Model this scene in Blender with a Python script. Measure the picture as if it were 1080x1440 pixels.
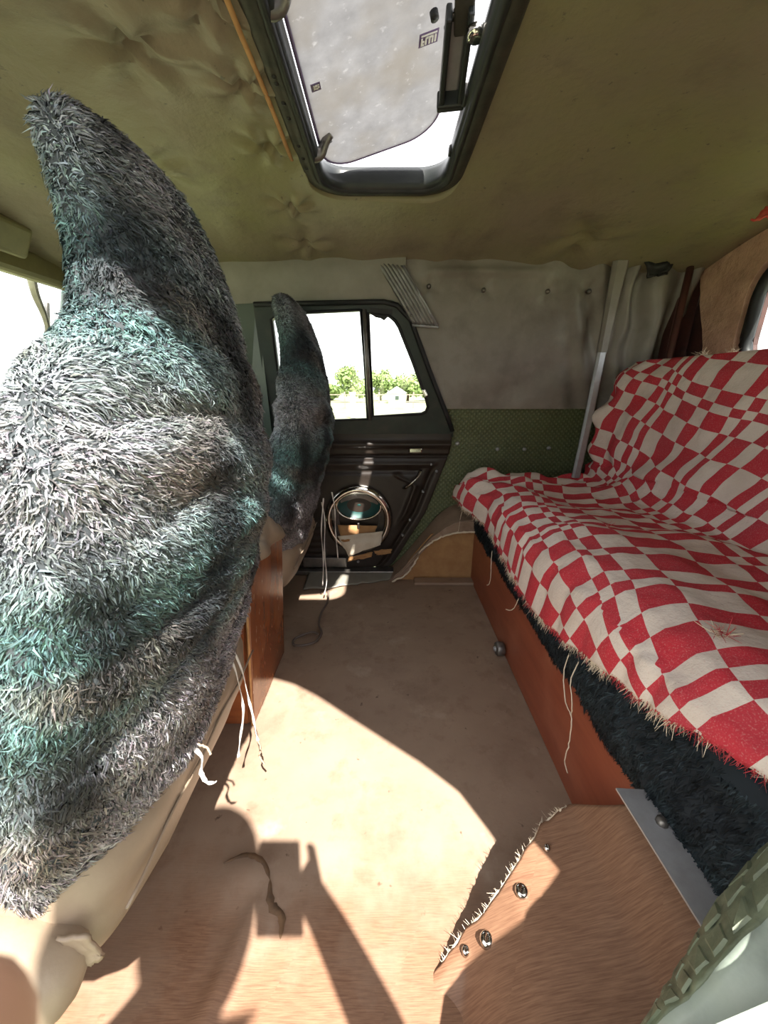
import bpy, bmesh, math, random
import numpy as np
from mathutils import Vector, Matrix, noise

for o in list(bpy.data.objects):
    bpy.data.objects.remove(o)
S = bpy.context.scene
COL = S.collection
random.seed(7)
RNG = np.random.default_rng(11)

# ------------------------------------------------------------------ camera
cam_d = bpy.data.cameras.new('camera')
cam = bpy.data.objects.new('camera', cam_d)
COL.objects.link(cam)
cam.location = (0, 0, 0.81)
cam.rotation_euler = (math.pi / 2 - math.atan(175 / 530), 0, 0)
cam_d.sensor_fit = 'VERTICAL'
cam_d.sensor_height = 36.0
cam_d.sensor_width = 27.0
cam_d.lens = 530 / 1440 * 36.0
cam_d.clip_start = 0.004
cam_d.clip_end = 500
cam_d.dof.use_dof = True
cam_d.dof.focus_distance = 1.1
cam_d.dof.aperture_fstop = 18
S.camera = cam

# ------------------------------------------------------------------ world, sun, exposure
w = bpy.data.worlds.new('sky')
S.world = w
w.use_nodes = True
bg = w.node_tree.nodes['Background']
bg.inputs[0].default_value = (0.985, 0.98, 1.0, 1)
bg.inputs[1].default_value = 3.1
SUN_DIR = Vector((-0.192, 0.470, -0.81)).normalized()
sun_d = bpy.data.lights.new('sun_offscreen', 'SUN')
sun_d.energy = 20
sun_d.angle = 0.012
sun_d.color = (1.0, 0.95, 0.87)
sun = bpy.data.objects.new('sun_offscreen', sun_d)
COL.objects.link(sun)
sun.rotation_euler = SUN_DIR.to_track_quat('-Z', 'Y').to_euler()
sun.location = (2, -4, 8)
S.view_settings.view_transform = 'Standard'
S.view_settings.look = 'None'
S.view_settings.gamma = 1.0
S.view_settings.use_curve_mapping = False
S.view_settings.exposure = 0.0

# ------------------------------------------------------------------ material helpers
def new_mat(name):
    m = bpy.data.materials.new(name)
    m.use_nodes = True
    nt = m.node_tree
    return m, nt, nt.nodes['Principled BSDF'], nt.nodes, nt.links

def N(nt, t, **kw):
    n = nt.nodes.new(t)
    for k, v in kw.items():
        setattr(n, k, v)
    return n

def tex_coord(nt, kind='Object', scale=(1, 1, 1), rot=(0, 0, 0)):
    tc = N(nt, 'ShaderNodeTexCoord')
    mp = N(nt, 'ShaderNodeMapping')
    mp.inputs['Scale'].default_value = scale
    mp.inputs['Rotation'].default_value = rot
    nt.links.new(tc.outputs[kind], mp.inputs[0])
    return mp.outputs[0]

def noise_fac(nt, vec, scale, detail=6, rough=0.6, lo=0.35, hi=0.65):
    n = N(nt, 'ShaderNodeTexNoise')
    n.inputs['Scale'].default_value = scale
    n.inputs['Detail'].default_value = detail
    n.inputs['Roughness'].default_value = rough
    nt.links.new(vec, n.inputs['Vector'])
    r = N(nt, 'ShaderNodeMapRange')
    r.inputs[1].default_value = lo
    r.inputs[2].default_value = hi
    nt.links.new(n.outputs[0], r.inputs[0])
    return r.outputs[0], n.outputs[0]

def mix(nt, fac, a, b, mode='MIX'):
    m = N(nt, 'ShaderNodeMix', data_type='RGBA', blend_type=mode)
    for sock, v in ((m.inputs[0], fac), (m.inputs[6], a), (m.inputs[7], b)):
        if isinstance(v, (int, float)):
            sock.default_value = v
        elif isinstance(v, tuple):
            sock.default_value = (*v[:3], 1)
        else:
            nt.links.new(v, sock)
    return m.outputs[2]

def bump(nt, height, strength=0.3, dist=0.002, normal=None):
    b = N(nt, 'ShaderNodeBump')
    b.inputs['Strength'].default_value = strength
    b.inputs['Distance'].default_value = dist
    nt.links.new(height, b.inputs['Height'])
    if normal is not None:
        nt.links.new(normal, b.inputs['Normal'])
    return b.outputs[0]

def pmat(name, c1, c2=None, scale=8, rough=0.6, metal=0.0, bscale=60, bstr=0.25, bdist=0.002,
         stretch=(1, 1, 1), c3=None, s3=2.5, lo=0.35, hi=0.65, coat=0.0, spec=0.5):
    m, nt, p, nodes, links = new_mat(name)
    vec = tex_coord(nt, 'Object', stretch)
    col = None
    if c2 is not None:
        f, _ = noise_fac(nt, vec, scale, lo=lo, hi=hi)
        col = mix(nt, f, c1, c2)
    if c3 is not None:
        f3, _ = noise_fac(nt, vec, s3, lo=0.48, hi=0.72)
        col = mix(nt, f3, col if col is not None else c1, c3)
    if col is not None:
        links.new(col, p.inputs['Base Color'])
    else:
        p.inputs['Base Color'].default_value = (*c1, 1)
    p.inputs['Roughness'].default_value = rough
    p.inputs['Metallic'].default_value = metal
    p.inputs['Coat Weight'].default_value = coat
    p.inputs['Specular IOR Level'].default_value = spec
    if bstr > 0:
        _, h = noise_fac(nt, vec, bscale)
        links.new(bump(nt, h, bstr, bdist), p.inputs['Normal'])
    return m

def wood_mat(name, c1, c2, c3, stretch, rough=0.35, scale=14, scratch=None):
    m, nt, p, nodes, links = new_mat(name)
    vec = tex_coord(nt, 'Object', stretch)
    f, h = noise_fac(nt, vec, scale, detail=8, lo=0.3, hi=0.7)
    col = mix(nt, f, c1, c2)
    f2, _ = noise_fac(nt, tex_coord(nt, 'Object'), 5, lo=0.5, hi=0.75)
    col = mix(nt, f2, col, c3)
    if scratch:
        sv = tex_coord(nt, 'Object', (9, 9, 1.6), (0.5, 0.25, 0.15))
        f4, _ = noise_fac(nt, sv, 16, detail=3, lo=0.66, hi=0.74)
        col = mix(nt, f4, col, scratch)
    links.new(col, p.inputs['Base Color'])
    p.inputs['Roughness'].default_value = rough
    links.new(bump(nt, h, 0.12, 0.001), p.inputs['Normal'])
    return m

M = {}
# headliner: stained olive-brown vinyl
def ceiling_mat():
    m, nt, p, nodes, links = new_mat('headliner_vinyl')
    vec = tex_coord(nt)
    f, _ = noise_fac(nt, vec, 1.6, detail=5, lo=0.36, hi=0.60)
    col = mix(nt, f, (0.225, 0.212, 0.100), (0.240, 0.195, 0.142))
    f2, _ = noise_fac(nt, vec, 9, detail=8, lo=0.52, hi=0.78)
    col = mix(nt, f2, col, (0.155, 0.125, 0.09))
    f3, _ = noise_fac(nt, vec, 55, detail=4, lo=0.66, hi=0.74)
    col = mix(nt, f3, col, (0.10, 0.08, 0.06))
    links.new(col, p.inputs['Base Color'])
    p.inputs['Roughness'].default_value = 0.42
    p.inputs['Specular IOR Level'].default_value = 0.55
    _, h = noise_fac(nt, vec, 14, detail=6)
    _, h2 = noise_fac(nt, vec, 240, detail=2)
    links.new(bump(nt, h2, 0.12, 0.0008, bump(nt, h, 0.6, 0.008)), p.inputs['Normal'])
    return m
M['ceil'] = ceiling_mat()
M['wallvinyl'] = pmat('grey_wall_vinyl', (0.255, 0.235, 0.210), (0.195, 0.175, 0.152), 6, 0.45, c3=(0.13, 0.11, 0.092), s3=4.5, bscale=40, bstr=0.35, bdist=0.003)
M['band'] = pmat('roof_rail_vinyl', (0.27, 0.255, 0.22), (0.21, 0.195, 0.165), 9, 0.5, bscale=80, bstr=0.2)
M['jamb'] = pmat('jamb_paint', (0.30, 0.36, 0.30), (0.38, 0.42, 0.37), 9, 0.45, c3=(0.2, 0.24, 0.2), s3=14, bscale=30, bstr=0.3)
M['bodypaint'] = pmat('body_green_paint', (0.05, 0.075, 0.055), (0.04, 0.058, 0.045), 8, 0.35)
M['doorgreen'] = pmat('door_green_paint', (0.028, 0.042, 0.036), (0.021, 0.030, 0.027), 10, 0.45, spec=0.35, c3=(0.045, 0.045, 0.04), s3=18)
M['doorbrown'] = pmat('door_brown_plastic', (0.022, 0.016, 0.013), (0.034, 0.025, 0.020), 12, 0.38, spec=0.35, bscale=70, bstr=0.15)
M['rubber'] = pmat('black_rubber', (0.013, 0.014, 0.016), (0.022, 0.022, 0.023), 20, 0.5, spec=0.3)
M['chrome'] = pmat('worn_chrome', (0.62, 0.60, 0.57), (0.45, 0.42, 0.38), 22, 0.13, 1.0, bscale=120, bstr=0.05)
M['alu'] = pmat('dull_aluminium', (0.40, 0.41, 0.43), (0.32, 0.32, 0.33), 25, 0.4, 0.45, bscale=90, bstr=0.12, stretch=(1, 1, 1))
M['steel'] = pmat('dark_steel', (0.16, 0.155, 0.15), (0.24, 0.22, 0.2), 30, 0.4, 0.8)
M['teal'] = pmat('speaker_cone_teal', (0.004, 0.045, 0.042), (0.006, 0.065, 0.058), 20, 0.5)
M['card'] = pmat('brown_cardboard', (0.42, 0.24, 0.10), (0.33, 0.17, 0.07), 18, 0.8)
M['paper'] = pmat('dirty_paper', (0.66, 0.60, 0.50), (0.55, 0.47, 0.36), 15, 0.8)
M['thread'] = pmat('cotton_thread', (0.72, 0.62, 0.48), (0.62, 0.52, 0.4), 30, 0.8, bstr=0)
M['string'] = pmat('white_cloth_shred', (0.80, 0.76, 0.72), (0.68, 0.62, 0.56), 40, 0.85)
M['wire'] = pmat('grey_wire', (0.12, 0.09, 0.075), None, rough=0.5, bstr=0)
M['redrag'] = pmat('red_rag', (0.55, 0.06, 0.05), (0.62, 0.14, 0.10), 40, 0.8)
M['postred'] = pmat('rusty_post_paint', (0.10, 0.035, 0.028), (0.05, 0.022, 0.02), 14, 0.5)
M['seatvinyl'] = pmat('beige_seat_vinyl', (0.33, 0.255, 0.185), (0.27, 0.205, 0.145), 10, 0.45, c3=(0.27, 0.21, 0.155), s3=11, bscale=60, bstr=0.3)
M['boltvinyl'] = pmat('cream_bolster_vinyl', (0.66, 0.62, 0.54), (0.58, 0.53, 0.45), 12, 0.4)
M['glassy'] = None
M['visor'] = pmat('olive_visor_vinyl', (0.20, 0.18, 0.08), (0.15, 0.13, 0.06), 14, 0.45)
M['bark'] = pmat('bark', (0.13, 0.09, 0.06), (0.09, 0.065, 0.045), 20, 0.9)
M['wood_slit'] = pmat('raw_wood_edge', (0.52, 0.28, 0.11), (0.40, 0.20, 0.08), 30, 0.7)
M['foam'] = pmat('peach_foam', (0.62, 0.40, 0.28), (0.50, 0.31, 0.215), 16, 0.9, c3=(0.36, 0.23, 0.155), s3=12, bscale=55, bstr=0.9, bdist=0.008)
M['panelwood'] = wood_mat('red_brown_veneer', (0.30, 0.080, 0.038), (0.20, 0.046, 0.022), (0.35, 0.12, 0.065), (1, 0.12, 1), 0.36, 30)
M['boxwood'] = wood_mat('box_veneer', (0.26, 0.085, 0.030), (0.15, 0.045, 0.018), (0.33, 0.13, 0.055), (1, 1, 0.15), 0.24, 26, scratch=(0.62, 0.45, 0.30))
M['boxwood2'] = wood_mat('box_veneer_cross', (0.33, 0.10, 0.032), (0.17, 0.045, 0.018), (0.38, 0.14, 0.05), (0.2, 0.2, 3), 0.28, 14)
M['skin'] = pmat('skin', (0.40, 0.22, 0.15), (0.36, 0.19, 0.125), 30, 0.5, bscale=300, bstr=0.1)
M['cloth_dark'] = pmat('navy_cloth', (0.05, 0.06, 0.09), (0.04, 0.045, 0.07), 20, 0.9)
M['hair'] = pmat('dark_hair', (0.04, 0.028, 0.02), (0.03, 0.02, 0.015), 60, 0.5)
M['phone'] = pmat('black_phone', (0.02, 0.02, 0.022), None, rough=0.15, bstr=0)
M['housewhite'] = pmat('white_render', (0.80, 0.79, 0.75), (0.72, 0.7, 0.66), 3, 0.8)
M['houseroof'] = pmat('pale_roof', (0.62, 0.62, 0.62), (0.52, 0.52, 0.52), 4, 0.6)
M['fencegrey'] = pmat('fence_wood', (0.32, 0.27, 0.22), (0.25, 0.21, 0.17), 8, 0.8)

def lino_mat(name, wood=False):
    """brown lino, worn through; near the sill its parquet print still shows"""
    m, nt, p, nodes, links = new_mat(name)
    vec = tex_coord(nt)
    f, h = noise_fac(nt, vec, 5, detail=8, lo=0.3, hi=0.7)
    col = mix(nt, f, (0.33, 0.235, 0.170), (0.26, 0.180, 0.130))
    f2, _ = noise_fac(nt, vec, 16, detail=6, lo=0.55, hi=0.78)
    col = mix(nt, f2, col, (0.20, 0.125, 0.085))
    f3, _ = noise_fac(nt, vec, 7.3, detail=5, lo=0.6, hi=0.74)
    col = mix(nt, f3, col, (0.40, 0.31, 0.24))
    f6, _ = noise_fac(nt, vec, 3.4, detail=7, rough=0.7, lo=0.5, hi=0.72)
    col = mix(nt, f6, col, (0.185, 0.120, 0.085))
    f7, _ = noise_fac(nt, vec, 38, detail=3, lo=0.68, hi=0.74)
    col = mix(nt, f7, col, (0.11, 0.07, 0.05))
    # wood print: grain stretched along two parquet directions, in chevron blocks
    g1, _ = noise_fac(nt, tex_coord(nt, 'Object', (1.3, 30, 1), (0, 0, 1.15)), 24, detail=4, lo=0.35, hi=0.65)
    g2, _ = noise_fac(nt, tex_coord(nt, 'Object', (1.3, 30, 1), (0, 0, 2.1)), 24, detail=4, lo=0.35, hi=0.65)
    wv = N(nt, 'ShaderNodeTexWave', wave_profile='SAW')
    wv.inputs['Scale'].default_value = 1.1
    links.new(tex_coord(nt, 'Object', (1, 1, 1), (0, 0, 0.55)), wv.inputs['Vector'])
    st = N(nt, 'ShaderNodeMath', operation='GREATER_THAN')
    st.inputs[1].default_value = 0.5
    links.new(wv.outputs['Fac'], st.inputs[0])
    gm = mix(nt, st.outputs[0], g1, g2)
    wcol = mix(nt, gm, (0.27, 0.150, 0.090), (0.17, 0.085, 0.050))
    if wood:
        fac = 1.0
        col = mix(nt, fac, col, wcol)
    else:
        sx = N(nt, 'ShaderNodeSeparateXYZ')
        links.new(vec, sx.inputs[0])
        ns, _ = noise_fac(nt, vec, 6, lo=0.3, hi=0.7)
        ad = N(nt, 'ShaderNodeMath', operation='MULTIPLY_ADD')
        ad.inputs[1].default_value = 0.22
        links.new(ns, ad.inputs[0])
        links.new(sx.outputs['Y'], ad.inputs[2])
        mr = N(nt, 'ShaderNodeMapRange')
        mr.inputs[1].default_value = 0.58
        mr.inputs[2].default_value = 0.40
        links.new(ad.outputs[0], mr.inputs[0])
        col = mix(nt, mr.outputs[0], col, wcol)
    links.new(col, p.inputs['Base Color'])
    p.inputs['Roughness'].default_value = 0.5
    p.inputs['Specular IOR Level'].default_value = 0.35
    _, h2 = noise_fac(nt, vec, 120, detail=3)
    links.new(bump(nt, h2, 0.25, 0.001, bump(nt, h, 0.2, 0.004)), p.inputs['Normal'])
    return m
M['lino'] = lino_mat('worn_lino')
M['lino_wood'] = lino_mat('parquet_print_lino', True)

def emboss_mat(name, c1, c2, c3, scale, strength=0.6):
    """green vinyl pressed with a small diamond relief"""
    m, nt, p, nodes, links = new_mat(name)
    vec = tex_coord(nt)
    rx = tex_coord(nt, 'Object', (scale, scale, scale), (0, math.radians(45), 0))
    b = N(nt, 'ShaderNodeTexChecker')
    b.inputs['Scale'].default_value = 1
    w1 = N(nt, 'ShaderNodeTexWave', bands_direction='X')
    w1.inputs['Scale'].default_value = 1
    w2 = N(nt, 'ShaderNodeTexWave', bands_direction='Z')
    w2.inputs['Scale'].default_value = 1
    links.new(rx, w1.inputs['Vector'])
    links.new(rx, w2.inputs['Vector'])
    mul = N(nt, 'ShaderNodeMath', operation='MULTIPLY')
    links.new(w1.outputs['Fac'], mul.inputs[0])
    links.new(w2.outputs['Fac'], mul.inputs[1])
    f, _ = noise_fac(nt, vec, 9)
    col = mix(nt, f, c1, c2)
    col = mix(nt, mul.outputs[0], col, c3)
    links.new(col, p.inputs['Base Color'])
    p.inputs['Roughness'].default_value = 0.5
    links.new(bump(nt, mul.outputs[0], strength, 0.003), p.inputs['Normal'])
    return m
M['greenpanel'] = emboss_mat('green_embossed_vinyl', (0.085, 0.105, 0.045), (0.065, 0.08, 0.035), (0.15, 0.17, 0.085), 22)

def check_mat():
    """woven throw: red and off-white checks of uneven widths"""
    m, nt, p, nodes, links = new_mat('red_white_check_weave')
    uv = N(nt, 'ShaderNodeUVMap')
    uv.uv_map = 'cloth'
    sep = N(nt, 'ShaderNodeSeparateXYZ')
    links.new(uv.outputs[0], sep.inputs[0])
    def stripes(sock, widths):
        tot = sum(widths)
        fr = N(nt, 'ShaderNodeMath', operation='DIVIDE')
        fr.inputs[1].default_value = tot
        links.new(sock, fr.inputs[0])
        fx = N(nt, 'ShaderNodeMath', operation='FRACT')
        links.new(fr.outputs[0], fx.inputs[0])
        cr = N(nt, 'ShaderNodeValToRGB')
        cr.color_ramp.interpolation = 'CONSTANT'
        els = cr.color_ramp.elements
        pos = 0
        for i, wd in enumerate(widths):
            if i < 2:
                e = els[i]
                e.position = pos / tot
            else:
                e = els.new(pos / tot)
            v = i % 2
            e.color = (v, v, v, 1)
            pos += wd
        links.new(fx.outputs[0], cr.inputs[0])
        return cr.outputs[0]
    a = stripes(sep.outputs[0], [.085, .062, .034, .024, .030, .070, .095, .066, .030, .022, .044, .060])
    b = stripes(sep.outputs[1], [.066, .052, .024, .020, .026, .058, .040, .050, .022, .034, .070, .044])
    d = N(nt, 'ShaderNodeMath', operation='SUBTRACT')
    links.new(a, d.inputs[0])
    links.new(b, d.inputs[1])
    ab = N(nt, 'ShaderNodeMath', operation='ABSOLUTE')
    links.new(d.outputs[0], ab.inputs[0])
    vec = tex_coord(nt)
    f1, _ = noise_fac(nt, vec, 7)
    red = mix(nt, f1, (0.55, 0.040, 0.058), (0.45, 0.052, 0.070))
    f2, _ = noise_fac(nt, vec, 6, lo=0.4, hi=0.75)
    wh = mix(nt, f2, (0.72, 0.63, 0.57), (0.55, 0.455, 0.40))
    col = mix(nt, ab.outputs[0], red, wh)
    # fine flecks of the weave
    nf = N(nt, 'ShaderNodeTexNoise')
    nf.inputs['Scale'].default_value = 520
    nf.inputs['Detail'].default_value = 1
    links.new(vec, nf.inputs['Vector'])
    mr = N(nt, 'ShaderNodeMapRange')
    mr.inputs[1].default_value = 0.55
    mr.inputs[2].default_value = 0.8
    mr.inputs[4].default_value = 0.45
    links.new(nf.outputs[0], mr.inputs[0])
    col = mix(nt, mr.outputs[0], col, (0.62, 0.36, 0.32))
    links.new(col, p.inputs['Base Color'])
    p.inputs['Roughness'].default_value = 0.9
    p.inputs['Specular IOR Level'].default_value = 0.15
    _, h = noise_fac(nt, vec, 300, detail=2)
    _, h5 = noise_fac(nt, vec, 38, detail=4)
    links.new(bump(nt, h, 0.3, 0.0012, bump(nt, h5, 0.5, 0.008)), p.inputs['Normal'])
    return m
M['check'] = check_mat()

def fur_mat(name, rough=0.6, spec=0.3):
    m, nt, p, nodes, links = new_mat(name)
    a = N(nt, 'ShaderNodeVertexColor')
    a.layer_name = 'Col'
    links.new(a.outputs[0], p.inputs['Base Color'])
    p.inputs['Roughness'].default_value = rough
    p.inputs['Specular IOR Level'].default_value = spec
    p.inputs['Sheen Weight'].default_value = 0.04
    return m
M['fur'] = fur_mat('teal_grey_fur', 0.6, 0.18)
M['navyfur'] = fur_mat('navy_fur', 0.7, 0.12)
M['navyfur'].node_tree.nodes['Principled BSDF'].inputs['Sheen Weight'].default_value = 0
M['furbase'] = pmat('fur_backing', (0.045, 0.055, 0.06), (0.03, 0.035, 0.04), 12, 0.9)
M['navybase'] = pmat('navy_fur_backing', (0.012, 0.018, 0.024), (0.008, 0.011, 0.016), 12, 0.95)

def glass_mat(name, tint=(0.96, 0.98, 0.97), gloss=0.06):
    m, nt, p, nodes, links = new_mat(name)
    nodes.remove(p)
    t = N(nt, 'ShaderNodeBsdfTransparent')
    t.inputs[0].default_value = (*tint, 1)
    g = N(nt, 'ShaderNodeBsdfGlossy')
    g.inputs['Roughness'].default_value = 0.02
    x = N(nt, 'ShaderNodeMixShader')
    x.inputs[0].default_value = gloss
    links.new(t.outputs[0], x.inputs[1])
    links.new(g.outputs[0], x.inputs[2])
    links.new(x.outputs[0], nodes['Material Output'].inputs[0])
    return m
M['glass'] = glass_mat('clear_window_glass')

def dirty_glass():
    """sunroof pane, matt with dust: lets diffuse light through, no clear view"""
    m, nt, p, nodes, links = new_mat('dusty_sunroof_glass')
    nodes.remove(p)
    vec = tex_coord(nt)
    f, _ = noise_fac(nt, vec, 26, detail=9, rough=0.7, lo=0.3, hi=0.7)
    col = mix(nt, f, (0.26, 0.26, 0.262), (0.35, 0.35, 0.352))
    f2, _ = noise_fac(nt, vec, 8, detail=7, lo=0.45, hi=0.75)
    col = mix(nt, f2, col, (0.275, 0.262, 0.24))
    f3, _ = noise_fac(nt, vec, 60, detail=4, lo=0.62, hi=0.8)
    col = mix(nt, f3, col, (0.52, 0.52, 0.52))
    tr = N(nt, 'ShaderNodeBsdfTranslucent')
    links.new(col, tr.inputs[0])
    df = N(nt, 'ShaderNodeBsdfDiffuse')
    df.inputs[0].default_value = (0.3, 0.3, 0.3, 1)
    x = N(nt, 'ShaderNodeMixShader')
    x.inputs[0].default_value = 0.82
    links.new(df.outputs[0], x.inputs[1])
    links.new(tr.outputs[0], x.inputs[2])
    t = N(nt, 'ShaderNodeBsdfTransparent')
    t.inputs[0].default_value = (0.5, 0.5, 0.52, 1)
    y = N(nt, 'ShaderNodeMixShader')
    y.inputs[0].default_value = 0.04
    links.new(x.outputs[0], y.inputs[1])
    links.new(t.outputs[0], y.inputs[2])
    links.new(y.outputs[0], nodes['Material Output'].inputs[0])
    return m
M['sunglass'] = dirty_glass()
M['sticker'] = pmat('purple_sticker', (0.16, 0.11, 0.24), None, rough=0.5, bstr=0)
M['stickerwhite'] = pmat('sticker_print', (0.85, 0.85, 0.85), None, rough=0.5, bstr=0)

def leaf_mat(name, c1, c2):
    m, nt, p, nodes, links = new_mat(name)
    f, _ = noise_fac(nt, tex_coord(nt), 0.9)
    links.new(mix(nt, f, c1, c2), p.inputs['Base Color'])
    p.inputs['Roughness'].default_value = 0.6
    return m
M['leaf'] = leaf_mat('leaf_green', (0.17, 0.26, 0.07), (0.24, 0.32, 0.11))
M['leaf2'] = leaf_mat('leaf_light_green', (0.26, 0.34, 0.12), (0.20, 0.29, 0.09))
M['grass'] = pmat('meadow_grass', (0.25, 0.27, 0.14), (0.20, 0.225, 0.11), 0.6, 0.9, c3=(0.34, 0.31, 0.22), s3=0.25, bstr=0)

# ------------------------------------------------------------------ object helpers
def tag(o, label=None, cat=None, group=None, kind=None):
    if label: o['label'] = label
    if cat: o['category'] = cat
    if group: o['group'] = group
    if kind: o['kind'] = kind
    return o

def thing(name, loc, label, cat, group=None, kind=None):
    o = bpy.data.objects.new(name, None)
    o.empty_display_size = 0.05
    o.location = loc
    COL.objects.link(o)
    return tag(o, label, cat, group, kind)

def obj(name, verts, faces, mat, parent=None, smooth=True, label=None):
    me = bpy.data.meshes.new(name)
    me.from_pydata([tuple(v) for v in verts], [], [tuple(f) for f in faces])
    me.update()
    if smooth:
        me.polygons.foreach_set('use_smooth', [True] * len(me.polygons))
    me.materials.append(mat)
    return link(name, me, parent, label)

def link(name, me, parent=None, label=None):
    """meshes are written in world metres; a child undoes its parent's offset"""
    o = bpy.data.objects.new(name, me)
    COL.objects.link(o)
    if parent is not None:
        o.parent = parent
        if parent.parent is None:
            o.location = -Vector(parent.location)
    if label: o['label'] = label
    return o

def bm_obj(name, bm, mat, parent=None, smooth=False, label=None):
    bmesh.ops.recalc_face_normals(bm, faces=bm.faces)
    me = bpy.data.meshes.new(name)
    bm.to_mesh(me)
    bm.free()
    if smooth:
        me.polygons.foreach_set('use_smooth', [True] * len(me.polygons))
    me.materials.append(mat)
    return link(name, me, parent, label)

def copy_tree(o, parent=None):
    c = o.copy()
    COL.objects.link(c)
    c.parent = parent
    for ch in o.children:
        copy_tree(ch, c)
    return c

def box(name, c, size, mat, parent=None, rot=None, bev=0.004, label=None, seg=2):
    bm = bmesh.new()
    bmesh.ops.create_cube(bm, size=1)
    bmesh.ops.scale(bm, vec=size, verts=bm.verts)
    if bev:
        bmesh.ops.bevel(bm, geom=bm.edges[:], offset=bev, segments=seg, affect='EDGES', profile=0.5)
    if rot is not None:
        bmesh.ops.rotate(bm, matrix=rot, verts=bm.verts)
    bmesh.ops.translate(bm, vec=c, verts=bm.verts)
    return bm_obj(name, bm, mat, parent, label=label)

def grid_faces(nu, nv, close_u=False):
    F = []
    for j in range(nv - 1):
        for i in range(nu - 1 + (1 if close_u else 0)):
            a = j * nu + i
            b = j * nu + (i + 1) % nu
            F.append((a, b, b + nu, a + nu))
    return F

def tube(name, pts, r, mat, parent=None, n=8, label=None, flat=1.0, closed=False):
    """swept tube; r a number or one radius per point"""
    pts = [Vector(p) for p in pts]
    V, k = [], len(pts)
    rr_ = r if hasattr(r, '__len__') else [r] * k
    up = Vector((0.13, 0.21, 0.97)).normalized()
    for i, p in enumerate(pts):
        if closed:
            t = (pts[(i + 1) % k] - pts[i - 1]).normalized()
        else:
            t = (pts[min(i + 1, k - 1)] - pts[max(i - 1, 0)]).normalized()
        a = t.cross(up)
        if a.length < 1e-4:
            a = t.cross(Vector((1, 0, 0)))
        a.normalize()
        b = t.cross(a).normalized()
        for j in range(n):
            th = 2 * math.pi * j / n
            V.append(p + a * (math.cos(th) * rr_[i]) + b * (math.sin(th) * rr_[i] * flat))
    F = []
    for i in range(k if closed else k - 1):
        for j in range(n):
            a0 = i * n + j
            a1 = i * n + (j + 1) % n
            b0 = ((i + 1) % k) * n + j
            b1 = ((i + 1) % k) * n + (j + 1) % n
            F.append((a0, a1, b1, b0))
    if not closed:
        F.append(tuple(range(n))[::-1])
        F.append(tuple(range((k - 1) * n, k * n)))
    return obj(name, V, F, mat, parent, True, label)

def smooth_path(pts, sub=6):
    """Catmull-Rom through pts"""
    P = [Vector(p) for p in pts]
    out = []
    for i in range(len(P) - 1):
        p0, p1, p2, p3 = P[max(i - 1, 0)], P[i], P[i + 1], P[min(i + 2, len(P) - 1)]
        for k in range(sub):
            t = k / sub
            out.append(0.5 * ((2 * p1) + (p2 - p0) * t + (2 * p0 - 5 * p1 + 4 * p2 - p3) * t * t + (3 * p1 - p0 - 3 * p2 + p3) * t ** 3))
    out.append(P[-1])
    return out

def plate(name, outer, holes, mapf, thick, mat, parent=None, label=None):
    """flat piece with holes: loops in 2-D, mapf(a, b, depth) -> world"""
    bm = bmesh.new()
    loops = []
    for lp in [outer] + holes:
        vs = [bm.verts.new((a, b, 0)) for a, b in lp]
        es = [bm.edges.new((vs[i], vs[(i + 1) % len(vs)])) for i in range(len(vs))]
        loops.append((vs, es))
    bmesh.ops.triangle_fill(bm, use_beauty=True, use_dissolve=False, edges=[e for _, es in loops for e in es])
    bm.verts.index_update()
    base = [(v.co.x, v.co.y) for v in bm.verts]
    tris = [[v.index for v in f.verts] for f in bm.faces]
    lidx = [[v.index for v in vs] for vs, _ in loops]
    bm.free()
    n = len(base)
    V = [mapf(a, b, 0) for a, b in base] + [mapf(a, b, thick) for a, b in base]
    F = [tuple(t) for t in tris] + [tuple(i + n for i in reversed(t)) for t in tris]
    for lp in lidx:
        for i in range(len(lp)):
            a, b = lp[i], lp[(i + 1) % len(lp)]
            F.append((a, b, b + n, a + n))
    o = obj(name, V, F, mat, parent, False, label)
    bm = bmesh.new()
    bm.from_mesh(o.data)
    bmesh.ops.recalc_face_normals(bm, faces=bm.faces)
    bm.to_mesh(o.data)
    bm.free()
    return o

def lerp(a, b, t): return a + (b - a) * t
def sstep(a, b, x):
    t = min(1, max(0, (x - a) / (b - a)))
    return t * t * (3 - 2 * t)
def interp(x, xs, ys): return float(np.interp(x, xs, ys))
def nz(x, y, z=0.0, s=1.0): return noise.noise(Vector((x * s, y * s, z * s)))

# side walls lean inward above the waist line (tumblehome)
def Yfar(z): return 1.60 - 0.17 * max(0, z - 0.62)
def Ynear(z): return 0.14 + 0.17 * max(0, z - 0.62)
CY = 0.865

# ================================================================== SETTING
# ---- ground outside
gz = -0.45
V, F = [], []
ng = 41
for j in range(ng):
    for i in range(ng):
        x, y = lerp(-120, 120, i / (ng - 1)), lerp(-60, 180, j / (ng - 1))
        V.append((x, y, gz + (0.15 * nz(x, y, 0, 0.05) if math.hypot(x, y) > 9 else 0)))
tag(obj('ground', V, grid_faces(ng, ng), M['grass']), 'sunlit green meadow outside the car windows', 'ground', kind='structure')

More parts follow.
